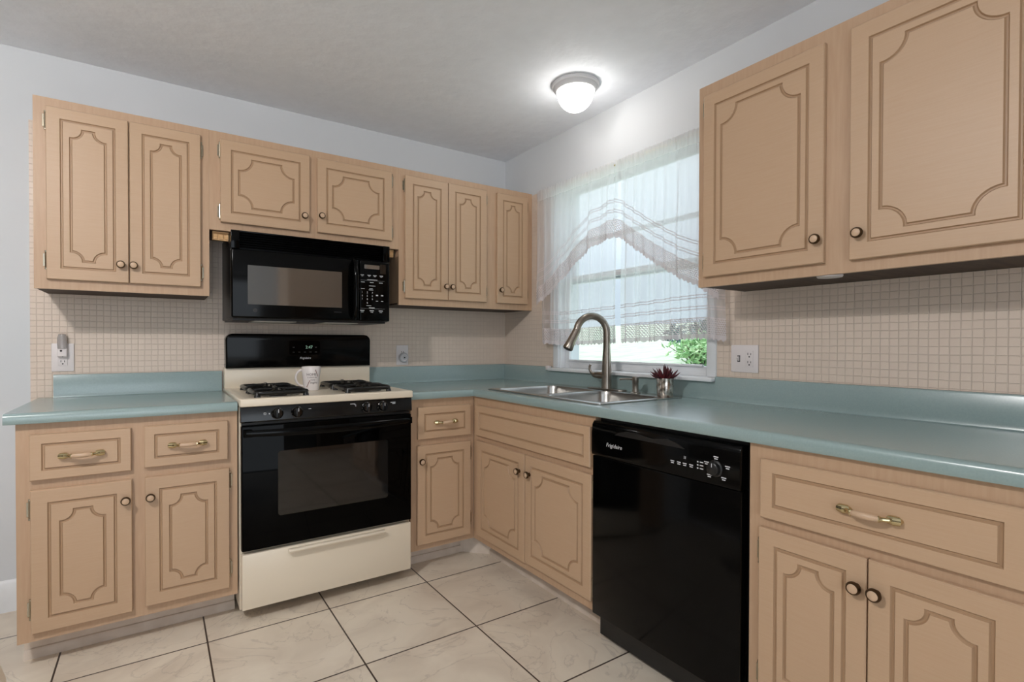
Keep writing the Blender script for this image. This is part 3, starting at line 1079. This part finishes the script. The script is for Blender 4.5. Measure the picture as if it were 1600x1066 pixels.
# ------------------------------------------------------------------ gas range
SX = -1.3860
x0, x1 = SX - 0.379, SX + 0.379
t = thing('gas_range', 'almond and black gas stove with oven between the back-wall cabinets', 'stove', (SX, -0.34, 0))
b = MB()
b.box(x0, x1, -0.630, -0.010, 0.045, 0.893)
for xx in (x0 + .05, x1 - .05):
    for yy in (-0.50, -0.08):
        MB().lathe([(0.018, 0.0), (0.018, 0.006), (0.009, 0.010), (0.009, 0.046)], (xx, yy, 0), n=14).build('levelling_foot', 'black_satin', t)
b.build('body', 'cream', t, merge=False)
# storage drawer
d = MB().box(x0 + .004, x1 - .004, -0.668, -0.631, 0.052, 0.283).build('storage_drawer', 'cream', t, bevel=0.006, label='almond storage drawer front')
b = MB().prism([(0.668, 0.256), (0.690, 0.262), (0.693, 0.270), (0.688, 0.276), (0.668, 0.276)], SX - .195, SX + .235, lambda a, z, w: (w, -a, z))
b.build('drawer_pull', 'cream', d, bevel=0.002)
# oven door
od = MB().box(x0 + .003, x1 - .003, -0.670, -0.631, 0.296, 0.816).build('oven_door', 'black_glass', t, bevel=0.006, label='black glass oven door')
MB().prism(rrect(SX - .235, SX + .255, 0.425, 0.700, 0.012), 0.6695, 0.6708, lambda a, c_, w: (a, -w, c_)).build('oven_window', 'window_glass_dark', od)
pts, rad = [], []
for i in range(25):
    q = i / 24
    pts.append((x0 + .022 + q * (x1 - x0 - .044), -0.688 - 0.030 * math.sin(q * PI) ** 0.7, 0.787 - 0.004 * math.sin(q * PI)))
    rad.append(0.013 + 0.005 * math.sin(q * PI))
b = MB().tube(pts, rad, 14, flat=((0, 1, 0), 0.6))
b.box(x0 + .010, x0 + .040, -0.695, -0.669, 0.772, 0.802)
b.box(x1 - .040, x1 - .010, -0.695, -0.669, 0.772, 0.802)
b.build('oven_handle', 'black', od, merge=False)
MB().box(x0 + .006, x1 - .006, -0.652, -0.631, 0.8165, 0.828).build('vent_gap', 'black_satin', t)
# control panel with a slight tilt
cp = MB().prism([(0.632, 0.828), (0.668, 0.828), (0.672, 0.834), (0.666, 0.893), (0.632, 0.893)], x0 + .001, x1 - .001, lambda a, z, w: (w, -a, z)).build('control_panel', 'black_panel', t, bevel=0.002)
for kx in (-1.624, -1.544, -1.235, -1.158):
    b = MB().lathe([(0.025, 0), (0.025, 0.003), (0.0215, 0.006), (0.0195, 0.020), (0.017, 0.023), (0.0, 0.0235)], n=26)
    b.v = [(kx + p[0], -0.670 - p[2], 0.861 + p[1]) for p in b.v]
    b.box(kx - .0045, kx + .0045, -0.702, -0.688, 0.843, 0.881)
    k = b.build('burner_knob', 'gloss_knob', cp, merge=False)
    MB().box(kx - .0012, kx + .0012, -0.7026, -0.7018, 0.866, 0.8805).build('pointer', 'white_ink', k)
b = MB()


def cpbar(x, z, w, h):
    b.box(x - w / 2, x + w / 2, -0.6702, -0.6675, z - h / 2, z + h / 2)


for (x, z, w, h) in ((-1.672, .8585, .008, .0018), (-1.676, .862, .0016, .0085), (-1.668, .862, .0016, .0085), (-1.672, .8655, .008, .0018), (-1.655, .861, .005, .005),
                     (-1.490, .871, .011, .002), (-1.300, .880, .022, .0022), (-1.286, .872, .002, .009), (-1.290, .876, .007, .002),
                     (-1.105, .876, .024, .003), (-1.101, .870, .015, .003)):
    cpbar(x, z, w, h)
b.build('panel_marks', 'white_ink', cp, merge=False, smooth=0)
# cooktop: shallow dished top with raised rolled edge, upstand at the back
b = MB()
o_ = rect(x0 - .002, x1 + .002, -0.678, -0.012)
i_ = rrect(x0 + .022, x1 - .022, -0.640, -0.075, 0.03)
b.plate(o_, [i_], 0.928, None, lambda a, c_, h: (a, c_, h))
n = len(i_)
i2_ = rrect(x0 + .034, x1 - .034, -0.628, -0.087, 0.03)
b.add([(a, c_, .928) for a, c_ in i_] + [(a, c_, .921) for a, c_ in i2_], [(k, (k + 1) % n, n + (k + 1) % n, n + k) for k in range(n)])
b.plate(i2_, [], 0.921, None, lambda a, c_, h: (a, c_, h))
b.add([(a, c_, .928) for a, c_ in o_] + [(a, c_, .8945) for a, c_ in o_], [(k, (k + 1) % 4, 4 + (k + 1) % 4, 4 + k) for k in range(4)] + [(7, 6, 5, 4)])
ck = b.build('cooktop', 'cream', t, bevel=0.0055, seg=3, label='almond enamel cooktop')
MB().box(x0, x1, -0.072, -0.012, 0.926, 1.034).build('upstand', 'cream', t, bevel=0.006, label='almond back upstand')
# backguard
bo = [(x0 + .006, 1.034), (x1 - .006, 1.034)]
for cx_, a0 in ((x1 - .004 - .034, 0), (x0 + .004 + .034, 90)):
    for k in range(7):
        a_ = math.radians(a0 + 15 * k)
        bo.append((cx_ + .034 * math.cos(a_), 1.172 + .034 * math.sin(a_)))
bg = MB().prism(bo, 0.012, 0.094, lambda a, z, w: (a, -w, z)).build('backguard', 'black', t, bevel=0.008, seg=3)
MB().box(x0 + .005, x1 - .005, -0.086, -0.012, 1.030, 1.050).build('backguard_lip', 'black', bg)


def face_bg(z):
    return 0.094


MB().prism(rrect(-1.459, -1.298, 1.096, 1.170, 0.012), 0.0, 0.002, lambda a, c_, w: (a, -0.0935 - w * .5, c_)).build('clock_panel', 'black_glass', bg)
b = MB().text('2:47', 0.022, lambda x, y, z: (-1.356 + x, -0.0948 - z, 1.136 + y))
b.build('clock_digits', 'led', bg, smooth=0, merge=False)
b = MB()
for (x, z, w) in ((-1.436, 1.136, .010), (-1.320, 1.136, .010), (-1.436, 1.110, .011), (-1.407, 1.110, .011), (-1.378, 1.110, .011), (-1.349, 1.110, .011), (-1.320, 1.110, .011)):
    b.box(x - w / 2, x + w / 2, -0.0948, -0.092, z - .0012, z + .0012)
b.build('clock_keys', 'grey_ink', bg, merge=False, smooth=0)
b = MB().text('Frigidaire', 0.0155, lambda x, y, z: (-1.376 + x, -(face_bg(1.078) + .0006) - z, 1.0775 + y), shear=0.25)
b.build('maker_badge', 'white_ink', bg, smooth=0, merge=False)

# burners and grates: two squared grates per side, one behind the other
for gx in (-1.586, -1.192):
    for gy in (-0.475, -0.225):
        MB().lathe([(0.095, 0.0), (0.095, 0.002), (0.07, -0.001 + .004), (0.05, 0.004), (0.0, 0.004)], (gx, gy, 0.9205), n=32).build('drip_bowl', 'steel', ck)
        bn = MB().lathe([(0.040, 0.004), (0.042, 0.010), (0.030, 0.012), (0.036, 0.013), (0.036, 0.018), (0.030, 0.021), (0.0, 0.021)], (gx, gy, 0.9205)).build('burner', 'black_rough', ck)
        b = MB()
        g = 0.108
        zt = 0.950
        ring = [(gx + a, gy + c_, zt - .009) for a, c_ in rrect(-g, g, -g, g, 0.03)]
        b.tube(ring + [ring[0], ring[1]], 0.0095, 8, cap=False)
        for k in range(4):
            a = PI / 2 * k
            dx, dy = math.cos(a), math.sin(a)
            b.tube([(gx + dx * g, gy + dy * g, zt - .009), (gx + dx * (g - .02), gy + dy * (g - .02), zt - .002), (gx + dx * .065, gy + dy * .065, zt + .0), (gx + dx * .032, gy + dy * .032, zt - .001)], [0.0095, .0095, .009, .007], 8)
            a += PI / 4
            dx, dy = math.cos(a) * 1.30, math.sin(a) * 1.30
            b.tube([(gx + dx * g, gy + dy * g, zt - .009), (gx + dx * (g + .002), gy + dy * (g + .002), 0.926), (gx + dx * (g + .002), gy + dy * (g + .002), 0.9215)], [0.010, 0.013, 0.014], 8)
        b.build('burner_grate', 'black_rough', t, smooth=50, merge=False)

# mug ------------------------------------------------------------------
MX, MY, MZ = -1.401, -0.325, 0.9212
t = thing('mug', 'tall white mug with printed words, standing between the stove grates', 'mug', (MX, MY, MZ))
prof = [(0.0, 0.0), (0.034, 0.0), (0.0365, 0.003), (0.0375, 0.02), (0.0405, 0.06), (0.0450, 0.10), (0.0462, 0.118), (0.0455, 0.1195), (0.0440, 0.1185), (0.0425, 0.10), (0.038, 0.06), (0.035, 0.02), (0.030, 0.008), (0.0, 0.006)]
MB().lathe(prof, (MX, MY, MZ), n=40).build('cup', 'mug', t)
view = Vector((-2.0489 - MX, -3.0057 - MY, 0)).normalized()
hd = Vector((-math.cos(math.radians(12)), -math.sin(math.radians(12)) * 0.2, 0))
side = Vector((view.y, -view.x, 0))
if side.x > 0:
    side = -side
hd = (side + view * 0.1).normalized()
pts = []
for k in range(13):
    a = math.radians(112 - k * 224 / 12 + 8)
    pts.append(Vector((MX, MY, MZ + .064)) + hd * (0.040 + 0.033 * math.cos(a)) + Vector((0, 0, 0.040 * math.sin(a))))
MB().tube(pts, 0.0055, 10).build('handle', 'mug', t)


def on_mug(x, y, z0):
    """text plane coords -> mug surface, centred on the camera-facing side and turned a little right"""
    h = z0 + y
    r = 0.0372 + (h - .02) * 0.085 + 0.0009
    if h > .06:
        r = 0.0405 + (h - .06) * 0.1125 + 0.0006
    a = math.atan2(view.y, view.x) + (x + 0.006) / r
    return (MX + r * math.cos(a), MY + r * math.sin(a), MZ + h)


b = MB()
b.text('HOME', 0.0175, lambda x, y, z: on_mug(x - .004, y, 0.081), ext=0)
b.text('is where the', 0.0095, lambda x, y, z: on_mug(x, y, 0.067), ext=0)
b.text('story', 0.0110, lambda x, y, z: on_mug(x + .002, y, 0.055), ext=0)
b.text('begins', 0.0145, lambda x, y, z: on_mug(x + .006, y, 0.041), shear=0.3, ext=0)
b.build('printed_words', 'ink_brown', t, smooth=0, merge=False)
b = MB()
rnd = random.Random(9)
for (cx_, cz_, sg) in ((0.022, 0.088, 1), (-0.020, 0.036, -1)):
    for k in range(9):
        q = k / 8 - .5
        px_, pz_ = cx_ + q * 0.014 * sg, cz_ - abs(q) * 0 - q * 0.030
        a = rnd.uniform(0, 2 * PI)
        l_, w_ = 0.0060, 0.0022
        ca, sa = math.cos(a), math.sin(a)
        quad = [(0, -l_ / 2), (w_, 0), (0, l_ / 2), (-w_, 0)]
        b.add([on_mug(px_ + u * ca - v * sa, u * sa + v * ca, pz_) for u, v in quad], [(0, 1, 2, 3)])
b.build('leaf_print', 'leaf_print', t, smooth=0, merge=False)

# ------------------------------------------------------------------ over-the-range microwave
mx0, mx1, mf = -1.767, -1.012, 0.392
t = thing('microwave', 'black over-the-range microwave mounted above the stove', 'microwave', (-1.39, 0, 1.27))
b = MB().box(mx0, mx1, 0.012, mf - .03, 1.272, 1.670, PA)
b.build('body', 'black_satin', t, bevel=0.003)
# underside plate with two filters and lamp lens
MB().box(mx0 + .01, mx1 - .01, 0.02, mf - .04, 1.264, 1.2725, PA).build('underside', 'black_satin', t)
for a0, a1 in ((-1.66, -1.47), (-1.33, -1.16)):
    MB().box(a0, a1, 0.12, mf - .07, 1.261, 1.2645, PA).build('grease_filter', 'filter', t, bevel=0.001)
# top vent grille
b = MB()
for k in range(7):
    z = 1.596 + k * 0.0105
    b.prism([(mf - .025, z), (mf - .001, z), (mf - .008, z + .006), (mf - .025, z + .006)], mx0 + .03, mx1 - .03, lambda a, zz, w: (w, -a, zz))
b.box(mx0, mx0 + .035, mf - .03, mf, 1.590, 1.672, PA)
b.box(mx1 - .035, mx1, mf - .03, mf, 1.590, 1.672, PA)
b.box(mx0 + .03, mx1 - .03, mf - .03, mf - .002, 1.666, 1.672, PA)
b.build('vent_grille', 'black', t, bevel=0.001, merge=False)
# door
dx1 = -1.176
md = MB().box(mx0, dx1, mf - .029, mf, 1.274, 1.588, PA).build('door', 'black', t, bevel=0.008, seg=3)
MB().prism(rrect(-1.699, -1.266, 1.337, 1.517, 0.003), mf - .001, mf + .0006, lambda a, c_, w: (a, -w, c_)).build('window', 'mw_window', md)
b = MB().tube([(-1.205, -mf - .002, 1.285), (-1.203, -mf - .024, 1.305), (-1.202, -mf - .030, 1.36), (-1.202, -mf - .032, 1.43), (-1.202, -mf - .030, 1.50), (-1.203, -mf - .024, 1.56), (-1.205, -mf - .002, 1.582)],
              [0.012, 0.0135, 0.014, 0.0145, 0.014, 0.0135, 0.012], 14)
b.build('handle', 'black', md, smooth=50)
em = MB().lathe([(0.0085, 0), (0.0095, 0.0006), (0.0095, 0.001), (0.0080, 0.001), (0.0080, 0.0004)], n=24)
em.v = [(-1.668 + p[0], -mf - p[2], 1.310 + p[1]) for p in em.v]
for k in range(2):
    em.box(-1.6735 + k * .006, -1.6685 + k * .006, -mf - .0008, -mf, 1.3065, 1.3135)
em.build('emblem', 'faint_ink', md, merge=False)
MB().box(-1.305, -1.268, -mf - .0006, -mf, 1.3135, 1.3155).build('model_mark', 'faint_ink', md)
# control side
cpn = MB().box(dx1 + .002, mx1, mf - .029, mf, 1.274, 1.588, PA).build('control_panel', 'black', t, bevel=0.006, seg=3)
MB().prism(rrect(-1.150, -1.068, 1.545, 1.566, 0.003), mf - .001, mf + .0008, lambda a, c_, w: (a, -w, c_)).build('display', 'mw_window', cpn)
MB().prism(rrect(-1.064, -1.034, 1.523, 1.572, 0.002), mf - .001, mf + .0005, lambda a, c_, w: (a, -w, c_)).build('side_lens', 'window_glass_dark', cpn)
b = MB()


def bar(x, z, w, h=0.0026):
    b.box(x - w / 2, x + w / 2, -mf - .0005, -mf + .0005, z - h / 2, z + h / 2)


for x in (-1.161, -1.124, -1.093, -1.058):
    bar(x, 1.512, .018)
    bar(x, 1.5065, .010, .002)
bar(-1.107, 1.489, .055)
for x in (-1.158, -1.110, -1.061):
    bar(x, 1.475, .020)
bar(-1.107, 1.457, .034, .002)
bar(-1.158, 1.441, .020)
bar(-1.114, 1.442, .018)
bar(-1.114, 1.436, .024)
for x in (-1.082, -1.054):
    bar(x, 1.409, .012, .006)
    bar(x, 1.379, .012, .003)
bar(-1.126, 1.354, .026, .002)
bar(-1.110, 1.343, .030, .003)
for x in (-1.161, -1.110, -1.061):
    bar(x, 1.328, .022, .004)
    bar(x, 1.320, .014, .002)
b.box(-1.170, -1.040, -mf - .0004, -mf, 1.3385, 1.3390)
b.box(-1.170, -1.040, -mf - .0004, -mf, 1.4845, 1.4850)
for i, ch in enumerate('123456789'):
    b.text(ch, 0.0125, lambda x, y, z, i=i: (-1.161 + (i % 3) * .027 + x, -mf - .0003 - z, 1.422 - (i // 3) * .0175 + y))
b.text('0', 0.0125, lambda x, y, z: (-1.134 + x, -mf - .0003 - z, 1.3675 + y))
b.build('keypad', 'white_ink', cpn, smooth=0, merge=False)

# ------------------------------------------------------------------ dishwasher
du0, du1, df = 1.5375, 2.1525, 0.6405
t = thing('dishwasher', 'black built-in dishwasher under the counter, right of the sink cabinet', 'dishwasher', (-0.3, -1.85, 0))
b = MB()
b.box(du0 + .004, du1 - .004, 0.03, df - .045, 0.02, 0.874, PB)
b.box(du0 + .02, du0 + .05, 0.10, 0.14, 0, 0.02, PB)
b.box(du1 - .05, du1 - .02, 0.10, 0.14, 0, 0.02, PB)
b.box(du0 + .02, du0 + .05, 0.45, 0.49, 0, 0.02, PB)
b.box(du1 - .05, du1 - .02, 0.45, 0.49, 0, 0.02, PB)
b.build('tub', 'black_satin', t, merge=False)
dd = MB().box(du0, du1 - .006, df - .044, df - .004, 0.112, 0.728, PB).build('door', 'black', t, bevel=0.004)
# control fascia with finger recess
UR0, UR1 = 1.73, 1.96
b = MB()
pr = [(df - .044, 0.731), (df, 0.731), (df + .002, 0.742), (df + .002, 0.815), (df - .002, 0.848), (df - .010, 0.860), (df - .044, 0.860)]
b.prism(pr, du0, du1 - .006, lambda a, z, w: PB(w, a, z))
fa = b.build('control_fascia', 'black', t, bevel=0.002)
b = MB().prism([(0, 0), (.30, 0), (.27, .012), (.23, .018), (.17, .010), (.10, .018), (.05, .016), (.02, .010)], 0, 0.004, lambda a, z, w: PB(1.66 + a, df + .0005 + w - z * .05, 0.822 + z * 1.2))
b.build('pull_lip', 'black_satin', fa)
b = MB().lathe([(0.025, 0), (0.025, 0.003), (0.021, 0.006), (0.019, 0.017), (0.016, 0.019), (0, 0.019)], n=26)
b.v = [PB(2.068 + p[0], df + .002 + p[2], 0.782 + p[1]) for p in b.v]
kn = b.build('cycle_knob', 'black_satin', fa)
MB().box(2.0672, 2.0688, df + .0205, df + .0218, 0.788, 0.799, PB).build('pointer', 'white_ink', kn)
b = MB().text('Frigidaire', 0.021, lambda x, y, z: PB(1.654 + x, df + .0022 + z, 0.779 + y), shear=0.25)
b.build('maker_badge', 'white_ink', fa, smooth=0, merge=False)
b = MB()


def dbar(u, z, w, h=0.003):
    b.box(u - w / 2, u + w / 2, df + .0015, df + .0025, z - h / 2, z + h / 2, PB)


for u in (1.913, 1.938, 1.960, 1.984):
    dbar(u, 0.776, .014)
    dbar(u, 0.770, .011)
for z in (0.791, 0.781, 0.771):
    dbar(2.0075, z, .005, .004)
    dbar(2.021, z, .012)
for u in (1.958, 1.963):
    dbar(u, 0.795, .0014, .009)
for u, z in ((2.038, 0.793), (2.070, 0.814), (2.108, 0.792), (2.048, 0.756), (2.096, 0.756)):
    dbar(u, z + .003, .016 if u < 2.2 else .012)
    dbar(u, z - .003, .011 if u < 2.2 else .009)
b.build('cycle_marks', 'white_ink', fa, smooth=0, merge=False)
MB().box(du0 + .05, du1, 0.515, 0.535, 0.0, 0.108, PB).build('kick_plate', 'black_satin', t)
struct(MB().box(1.5345, 1.585, 0.505, 0.5145, 0.0, 0.107, PB).build('trim_4', 'white_paint'))

# ------------------------------------------------------------------ outlets and small wall things
def plate_obj(name, label, cat, u, z, w, h, mp, o=0.006):
    t = thing(name, label, cat, mp(u, 0, z), 'wall outlets')
    MB().prism(rrect(-w / 2, w / 2, -h / 2, h / 2, 0.004), 0, 0.006, lambda a, c_, d: mp(u + a, o + d, z + c_)).build('cover_plate', 'white_plastic', t, bevel=0.0018)
    return t


def duplex(t, u, z, mp, o=0.012, slots=(True, True)):
    MB().prism(rrect(-.0165, .0165, -.034, .034, .004), 0, 0.0025, lambda a, c_, d: mp(u + a, o + d, z + c_)).build('receptacle', 'white_plastic', t, bevel=0.0006)
    b = MB()
    for k, s_ in enumerate((1, -1)):
        if not slots[k]:
            continue
        zc_ = z + s_ * .0165
        b.box(u - .0075, u - .0050, o + .002, o + .003, zc_ - .001, zc_ + .008, mp)
        b.box(u + .0050, u + .0075, o + .002, o + .003, zc_ - .001, zc_ + .007, mp)
        r = MB().lathe([(0.0, 0), (0.003, 0), (0.003, 0.001), (0, 0.001)], n=10)
        r.v = [mp(u + p[0], o + .002 + p[2], zc_ - .008 + p[1]) for p in r.v]
        b.add(r.v, r.f)
    b.build('socket_slots', 'slot', t, merge=False, smooth=0)


t = plate_obj('wall_outlet', 'white wall outlet on the mosaic above the left counter, night light plugged in', 'outlet', -2.4015, 1.092, 0.079, 0.125, PA)
duplex(t, -2.4015, 1.088, PA)
# night light
nu = -2.4015
t = thing('night_light', 'small plug-in night light with clear upright shade in the left outlet', 'night light', PA(nu, 0.015, 1.11), None)
MB().prism(rrect(-.017, .017, 1.096, 1.132, .004), 0.0148, 0.038, lambda a, c_, d: PA(nu + a, d, c_)).build('base', 'white_plastic', t, bevel=0.003)
MB().lathe([(0.0165, 1.131), (0.0175, 1.15), (0.017, 1.18), (0.013, 1.195), (0.0, 1.198)], (nu, -0.028, 0), n=22).build('shade', 'plug', t)
b = MB().lathe([(0.0, 0.0), (0.0045, 0.0), (0.0045, 0.0012), (0.0, 0.0012)], n=12)
b.v = [PA(nu - .003 + p[0], 0.0375 + p[2], 1.122 + p[1]) for p in b.v]
b.build('light_sensor', 'slot', t)

t = plate_obj('wall_outlet', 'white wall outlet on the mosaic right of the stove, round plug-in fitted', 'outlet', -0.778, 1.086, 0.078, 0.121, PA)
duplex(t, -0.778, 1.086, PA, slots=(True, False))
t = thing('plug_in_freshener', 'round grey plug-in air freshener in the outlet right of the stove', 'air freshener', PA(-0.776, 0.0148, 1.075))
b = MB().lathe([(0.027, 0), (0.030, 0.006), (0.030, 0.018), (0.026, 0.026), (0.0, 0.028)], n=26)
b.v = [PA(-0.776 + p[0], 0.0148 + p[2], 1.071 + p[1]) for p in b.v]
b.build('housing', 'pewter', t)
b = MB().tube([PA(-0.776 + .018 * math.cos(a * PI / 8), 0.0418, 1.071 + .018 * math.sin(a * PI / 8)) for a in range(18)], 0.0022, 6, cap=False)
b.build('ring', 'white_plastic', t)
b = MB().lathe([(0.0, 0), (0.005, 0), (0.004, 0.002), (0, 0.002)], n=12)
b.v = [PA(-0.776 + p[0], 0.0425 + p[2], 1.071 + p[1]) for p in b.v]
b.build('centre_vent', 'slot', t)

t = plate_obj('wall_outlet', 'white double plate with a switch and outlet on the mosaic right of the window', 'outlet', 1.777, 1.0965, 0.118, 0.114, PB)
duplex(t, 1.800, 1.0965, PB)
b = MB().box(1.747, 1.759, 0.0115, 0.0135, 1.083, 1.110, PB)
sw = b.build('switch', 'slot', t, bevel=0.0005)
MB().prism([(0.0, -.010), (0.0, .010), (.010, .008), (.012, .003)], 1.749, 1.757, lambda a, c_, w: PB(w, 0.013 + a, 1.0965 + c_)).build('toggle', 'white_plastic', sw, bevel=0.001)

# puck light under the right wall cabinet
t = thing('puck_light', 'flat white round puck light under the right wall cabinet', 'lamp', (-0.27, -2.215, 1.372))
MB().lathe([(0.0, 1.400), (0.034, 1.400), (0.036, 1.392), (0.036, 1.372), (0.034, 1.368), (0.0, 1.367)], (-0.270, -2.215, 0)).build('housing', 'white_plastic', t)

# ------------------------------------------------------------------ ceiling lamps
def ceiling_lamp(cx, cy, label, mat):
    t = thing('ceiling_light', label, 'ceiling light', (cx, cy, CEIL))
    MB().lathe([(0.0, CEIL), (0.113, CEIL), (0.116, CEIL - .006), (0.113, CEIL - .016), (0.106, CEIL - .019), (0.104, CEIL - .026), (0.094, CEIL - .036), (0.0, CEIL - .036)], (cx, cy, 0), n=40).build('pan', 'pewter', t)
    prof = [(0.090, CEIL - .034)]
    for k in range(1, 11):
        a = k / 10 * PI / 2
        prof.append((0.090 * math.cos(a), CEIL - .034 - 0.098 * math.sin(a)))
    MB().lathe(prof, (cx, cy, 0), n=36).build('dome', mat, t, smooth=60)


ceiling_lamp(-0.325, -1.085, 'round ceiling light with a lit white glass dome near the window', 'dome')
ceiling_lamp(-3.0, -2.15, 'round ceiling light over the dining side, behind the camera', 'dome_dining')

# ------------------------------------------------------------------ curtains
def interp(tab, x):
    for (a, va), (b_, vb) in zip(tab, tab[1:]):
        if x <= b_:
            q = (x - a) / (b_ - a) if b_ > a else 0
            q = min(max(q, 0), 1)
            return va + (vb - va) * q
    return tab[-1][1]


def curtain(name, label, u0, u1, off, hem, group, amp=0.010, pleats=9, seed=0, cat='curtain', z_top=2.076, hem_amp=0.008, nu=150, nv=46):
    """cloth hanging from the rod; u=-y, off = distance from the wall; hem(u)=height of the hem"""
    rnd = random.Random(seed)
    ph = [rnd.uniform(0, 2 * PI) for _ in range(6)]
    W = u1 - u0
    vs, fs, uvh, uvt = [], [], [], []
    for i in range(nu + 1):
        q = i / nu
        u = u0 + q * W
        hb = hem(u)
        sc = abs(math.sin(PI * (u - u0) / 0.021))
        for j in range(nv + 1):
            s = j / nv
            s = s ** 0.9
            zt = z_top + 0.012 * 1
            z = zt + (hb - zt) * s
            fold = math.sin(2 * PI * pleats * q + ph[0] + .6 * math.sin(2 * PI * q * 2 + ph[1])) + 0.5 * math.sin(2 * PI * pleats * 1.9 * q + ph[2] + s * .5)
            fine = math.sin(2 * PI * pleats * 5.3 * q + ph[3])
            a = amp * (0.35 + 0.65 * min(s * 2.2, 1))
            sharp = abs(math.sin(PI * pleats * 0.9 * q + ph[5] + 0.25 * s)) ** 10
            o = off + fold * a * 0.55 + sharp * a * 1.3 * min(s * 3, 1) + fine * 0.0028 * max(0, 1 - s * 6)
            near_rod = max(0.0, 1 - abs(z - z_top) / 0.03)
            o = o + near_rod * 0.003
            zz = z
            if j == nv:
                zz = z - 0.010 * sc
            vs.append(PB(u + 0.004 * math.sin(9 * s + ph[4]) * s, o, zz + (0.0025 * fine if j == 0 else 0)))
            uvh.append((u, max(z - hb, 0.0)))
            uvt.append((u, zt - z))
    n = nv + 1
    for i in range(nu):
        for j in range(nv):
            fs.append((i * n + j, (i + 1) * n + j, (i + 1) * n + j + 1, i * n + j + 1))
    me = bpy.data.meshes.new(name)
    me.from_pydata(vs, [], fs)
    for nm, arr in (('hem', uvh), ('head', uvt)):
        l_ = me.uv_layers.new(name=nm)
        for lp in me.loops:
            l_.data[lp.index].uv = arr[lp.vertex_index]
    for p in me.polygons:
        p.use_smooth = True
    me.materials.append(MAT['voile'])
    ob = bpy.data.objects.new(name, me)
    COL.objects.link(ob)
    return tag(ob, label, cat, group)


SL = [(0.49, 1.400), (0.516, 1.416), (0.59, 1.448), (0.667, 1.492), (0.75, 1.550), (0.832, 1.602), (0.91, 1.652), (0.983, 1.685), (1.06, 1.699), (1.135, 1.703)]
SR = [(1.135, 1.706), (1.175, 1.690), (1.249, 1.636), (1.367, 1.552), (1.511, 1.461), (1.619, 1.410), (1.681, 1.367), (1.72, 1.345)]
TL = [(0.49, 1.167), (0.702, 1.155), (0.95, 1.162), (1.127, 1.169)]
TR = [(1.12, 1.169), (1.31, 1.176), (1.497, 1.185), (1.628, 1.187), (1.722, 1.175)]
curtain('cafe_curtain', 'left sheer white under-curtain with straight lace hem, behind the swags', 0.500, 1.118, 0.056, lambda u: interp(TL, u), 'window curtains', 0.013, 7, 3)
curtain('cafe_curtain', 'right sheer white under-curtain with straight lace hem, reaching past the window', 1.131, 1.722, 0.056, lambda u: interp(TR, u), 'window curtains', 0.013, 7, 5)
curtain('swag_curtain', 'left white lace-edged swag curtain sweeping down toward the corner', 0.490, 1.127, 0.097, lambda u: interp(SL, u), 'window curtains', 0.011, 5, 11)
curtain('swag_curtain', 'right white lace-edged swag curtain sweeping down beside the right wall cabinet', 1.137, 1.712, 0.097, lambda u: interp(SR, u), 'window curtains', 0.011, 5, 17)
t = thing('curtain_rod', 'thin brass curtain rod with dark end knob above the window', 'curtain rod', (-0.076, -1.1, 2.076))
MB().tube([PB(0.490, 0.076, 2.076), PB(1.730, 0.076, 2.076)], 0.0055, 12).build('rod', 'brass', t)
for u_, s_ in ((0.488, -1), (1.730, 1)):
    b = MB().lathe([(0.0055, 0.0), (0.0055, 0.005), (0.010, 0.010), (0.011, 0.016), (0.007, 0.022), (0.0, 0.024)], n=16)
    b.v = [PB(u_ + s_ * p[2], 0.076 + p[0], 2.076 + p[1]) for p in b.v]
    b.build('finial', 'antique', t)
for u_ in (0.4865, 1.728):
    MB().tube([PB(u_, 0.003, 2.076), PB(u_, 0.076, 2.076)], 0.004, 8).build('bracket', 'antique', t)
b = MB().tube([PB(0.408, 0.004, 1.887), PB(0.408, 0.020, 1.887), PB(0.414, 0.030, 1.884), PB(0.424, 0.032, 1.884), PB(0.428, 0.028, 1.892)], 0.0035, 8)
b.lathe([(0.0, 0.0), (0.008, 0.0), (0.008, 0.003), (0.0, 0.003)], (-0.0085, -0.408, 1.887), 'x', 12)
tag(b.build('cup_hook', 'antique', merge=False), 'small dark brass hook on the mosaic strip left of the curtain', 'hook')

# ------------------------------------------------------------------ dining table corner at the left edge
t = thing('dining_table', 'cream round table, only its rim showing at the bottom left corner', 'table', (-2.695, -2.24, 0))
MB().lathe([(0.0, 0.712), (0.475, 0.712), (0.492, 0.716), (0.499, 0.727), (0.493, 0.738), (0.478, 0.742), (0.0, 0.742)], (-2.695, -2.24, 0), n=72).build('tabletop', 'cream', t)
MB().lathe([(0.26, 0.0), (0.27, 0.02), (0.20, 0.035), (0.06, 0.07), (0.045, 0.12), (0.045, 0.6), (0.09, 0.69), (0.14, 0.712)], (-2.695, -2.24, 0), n=40).build('pedestal', 'cream', t)
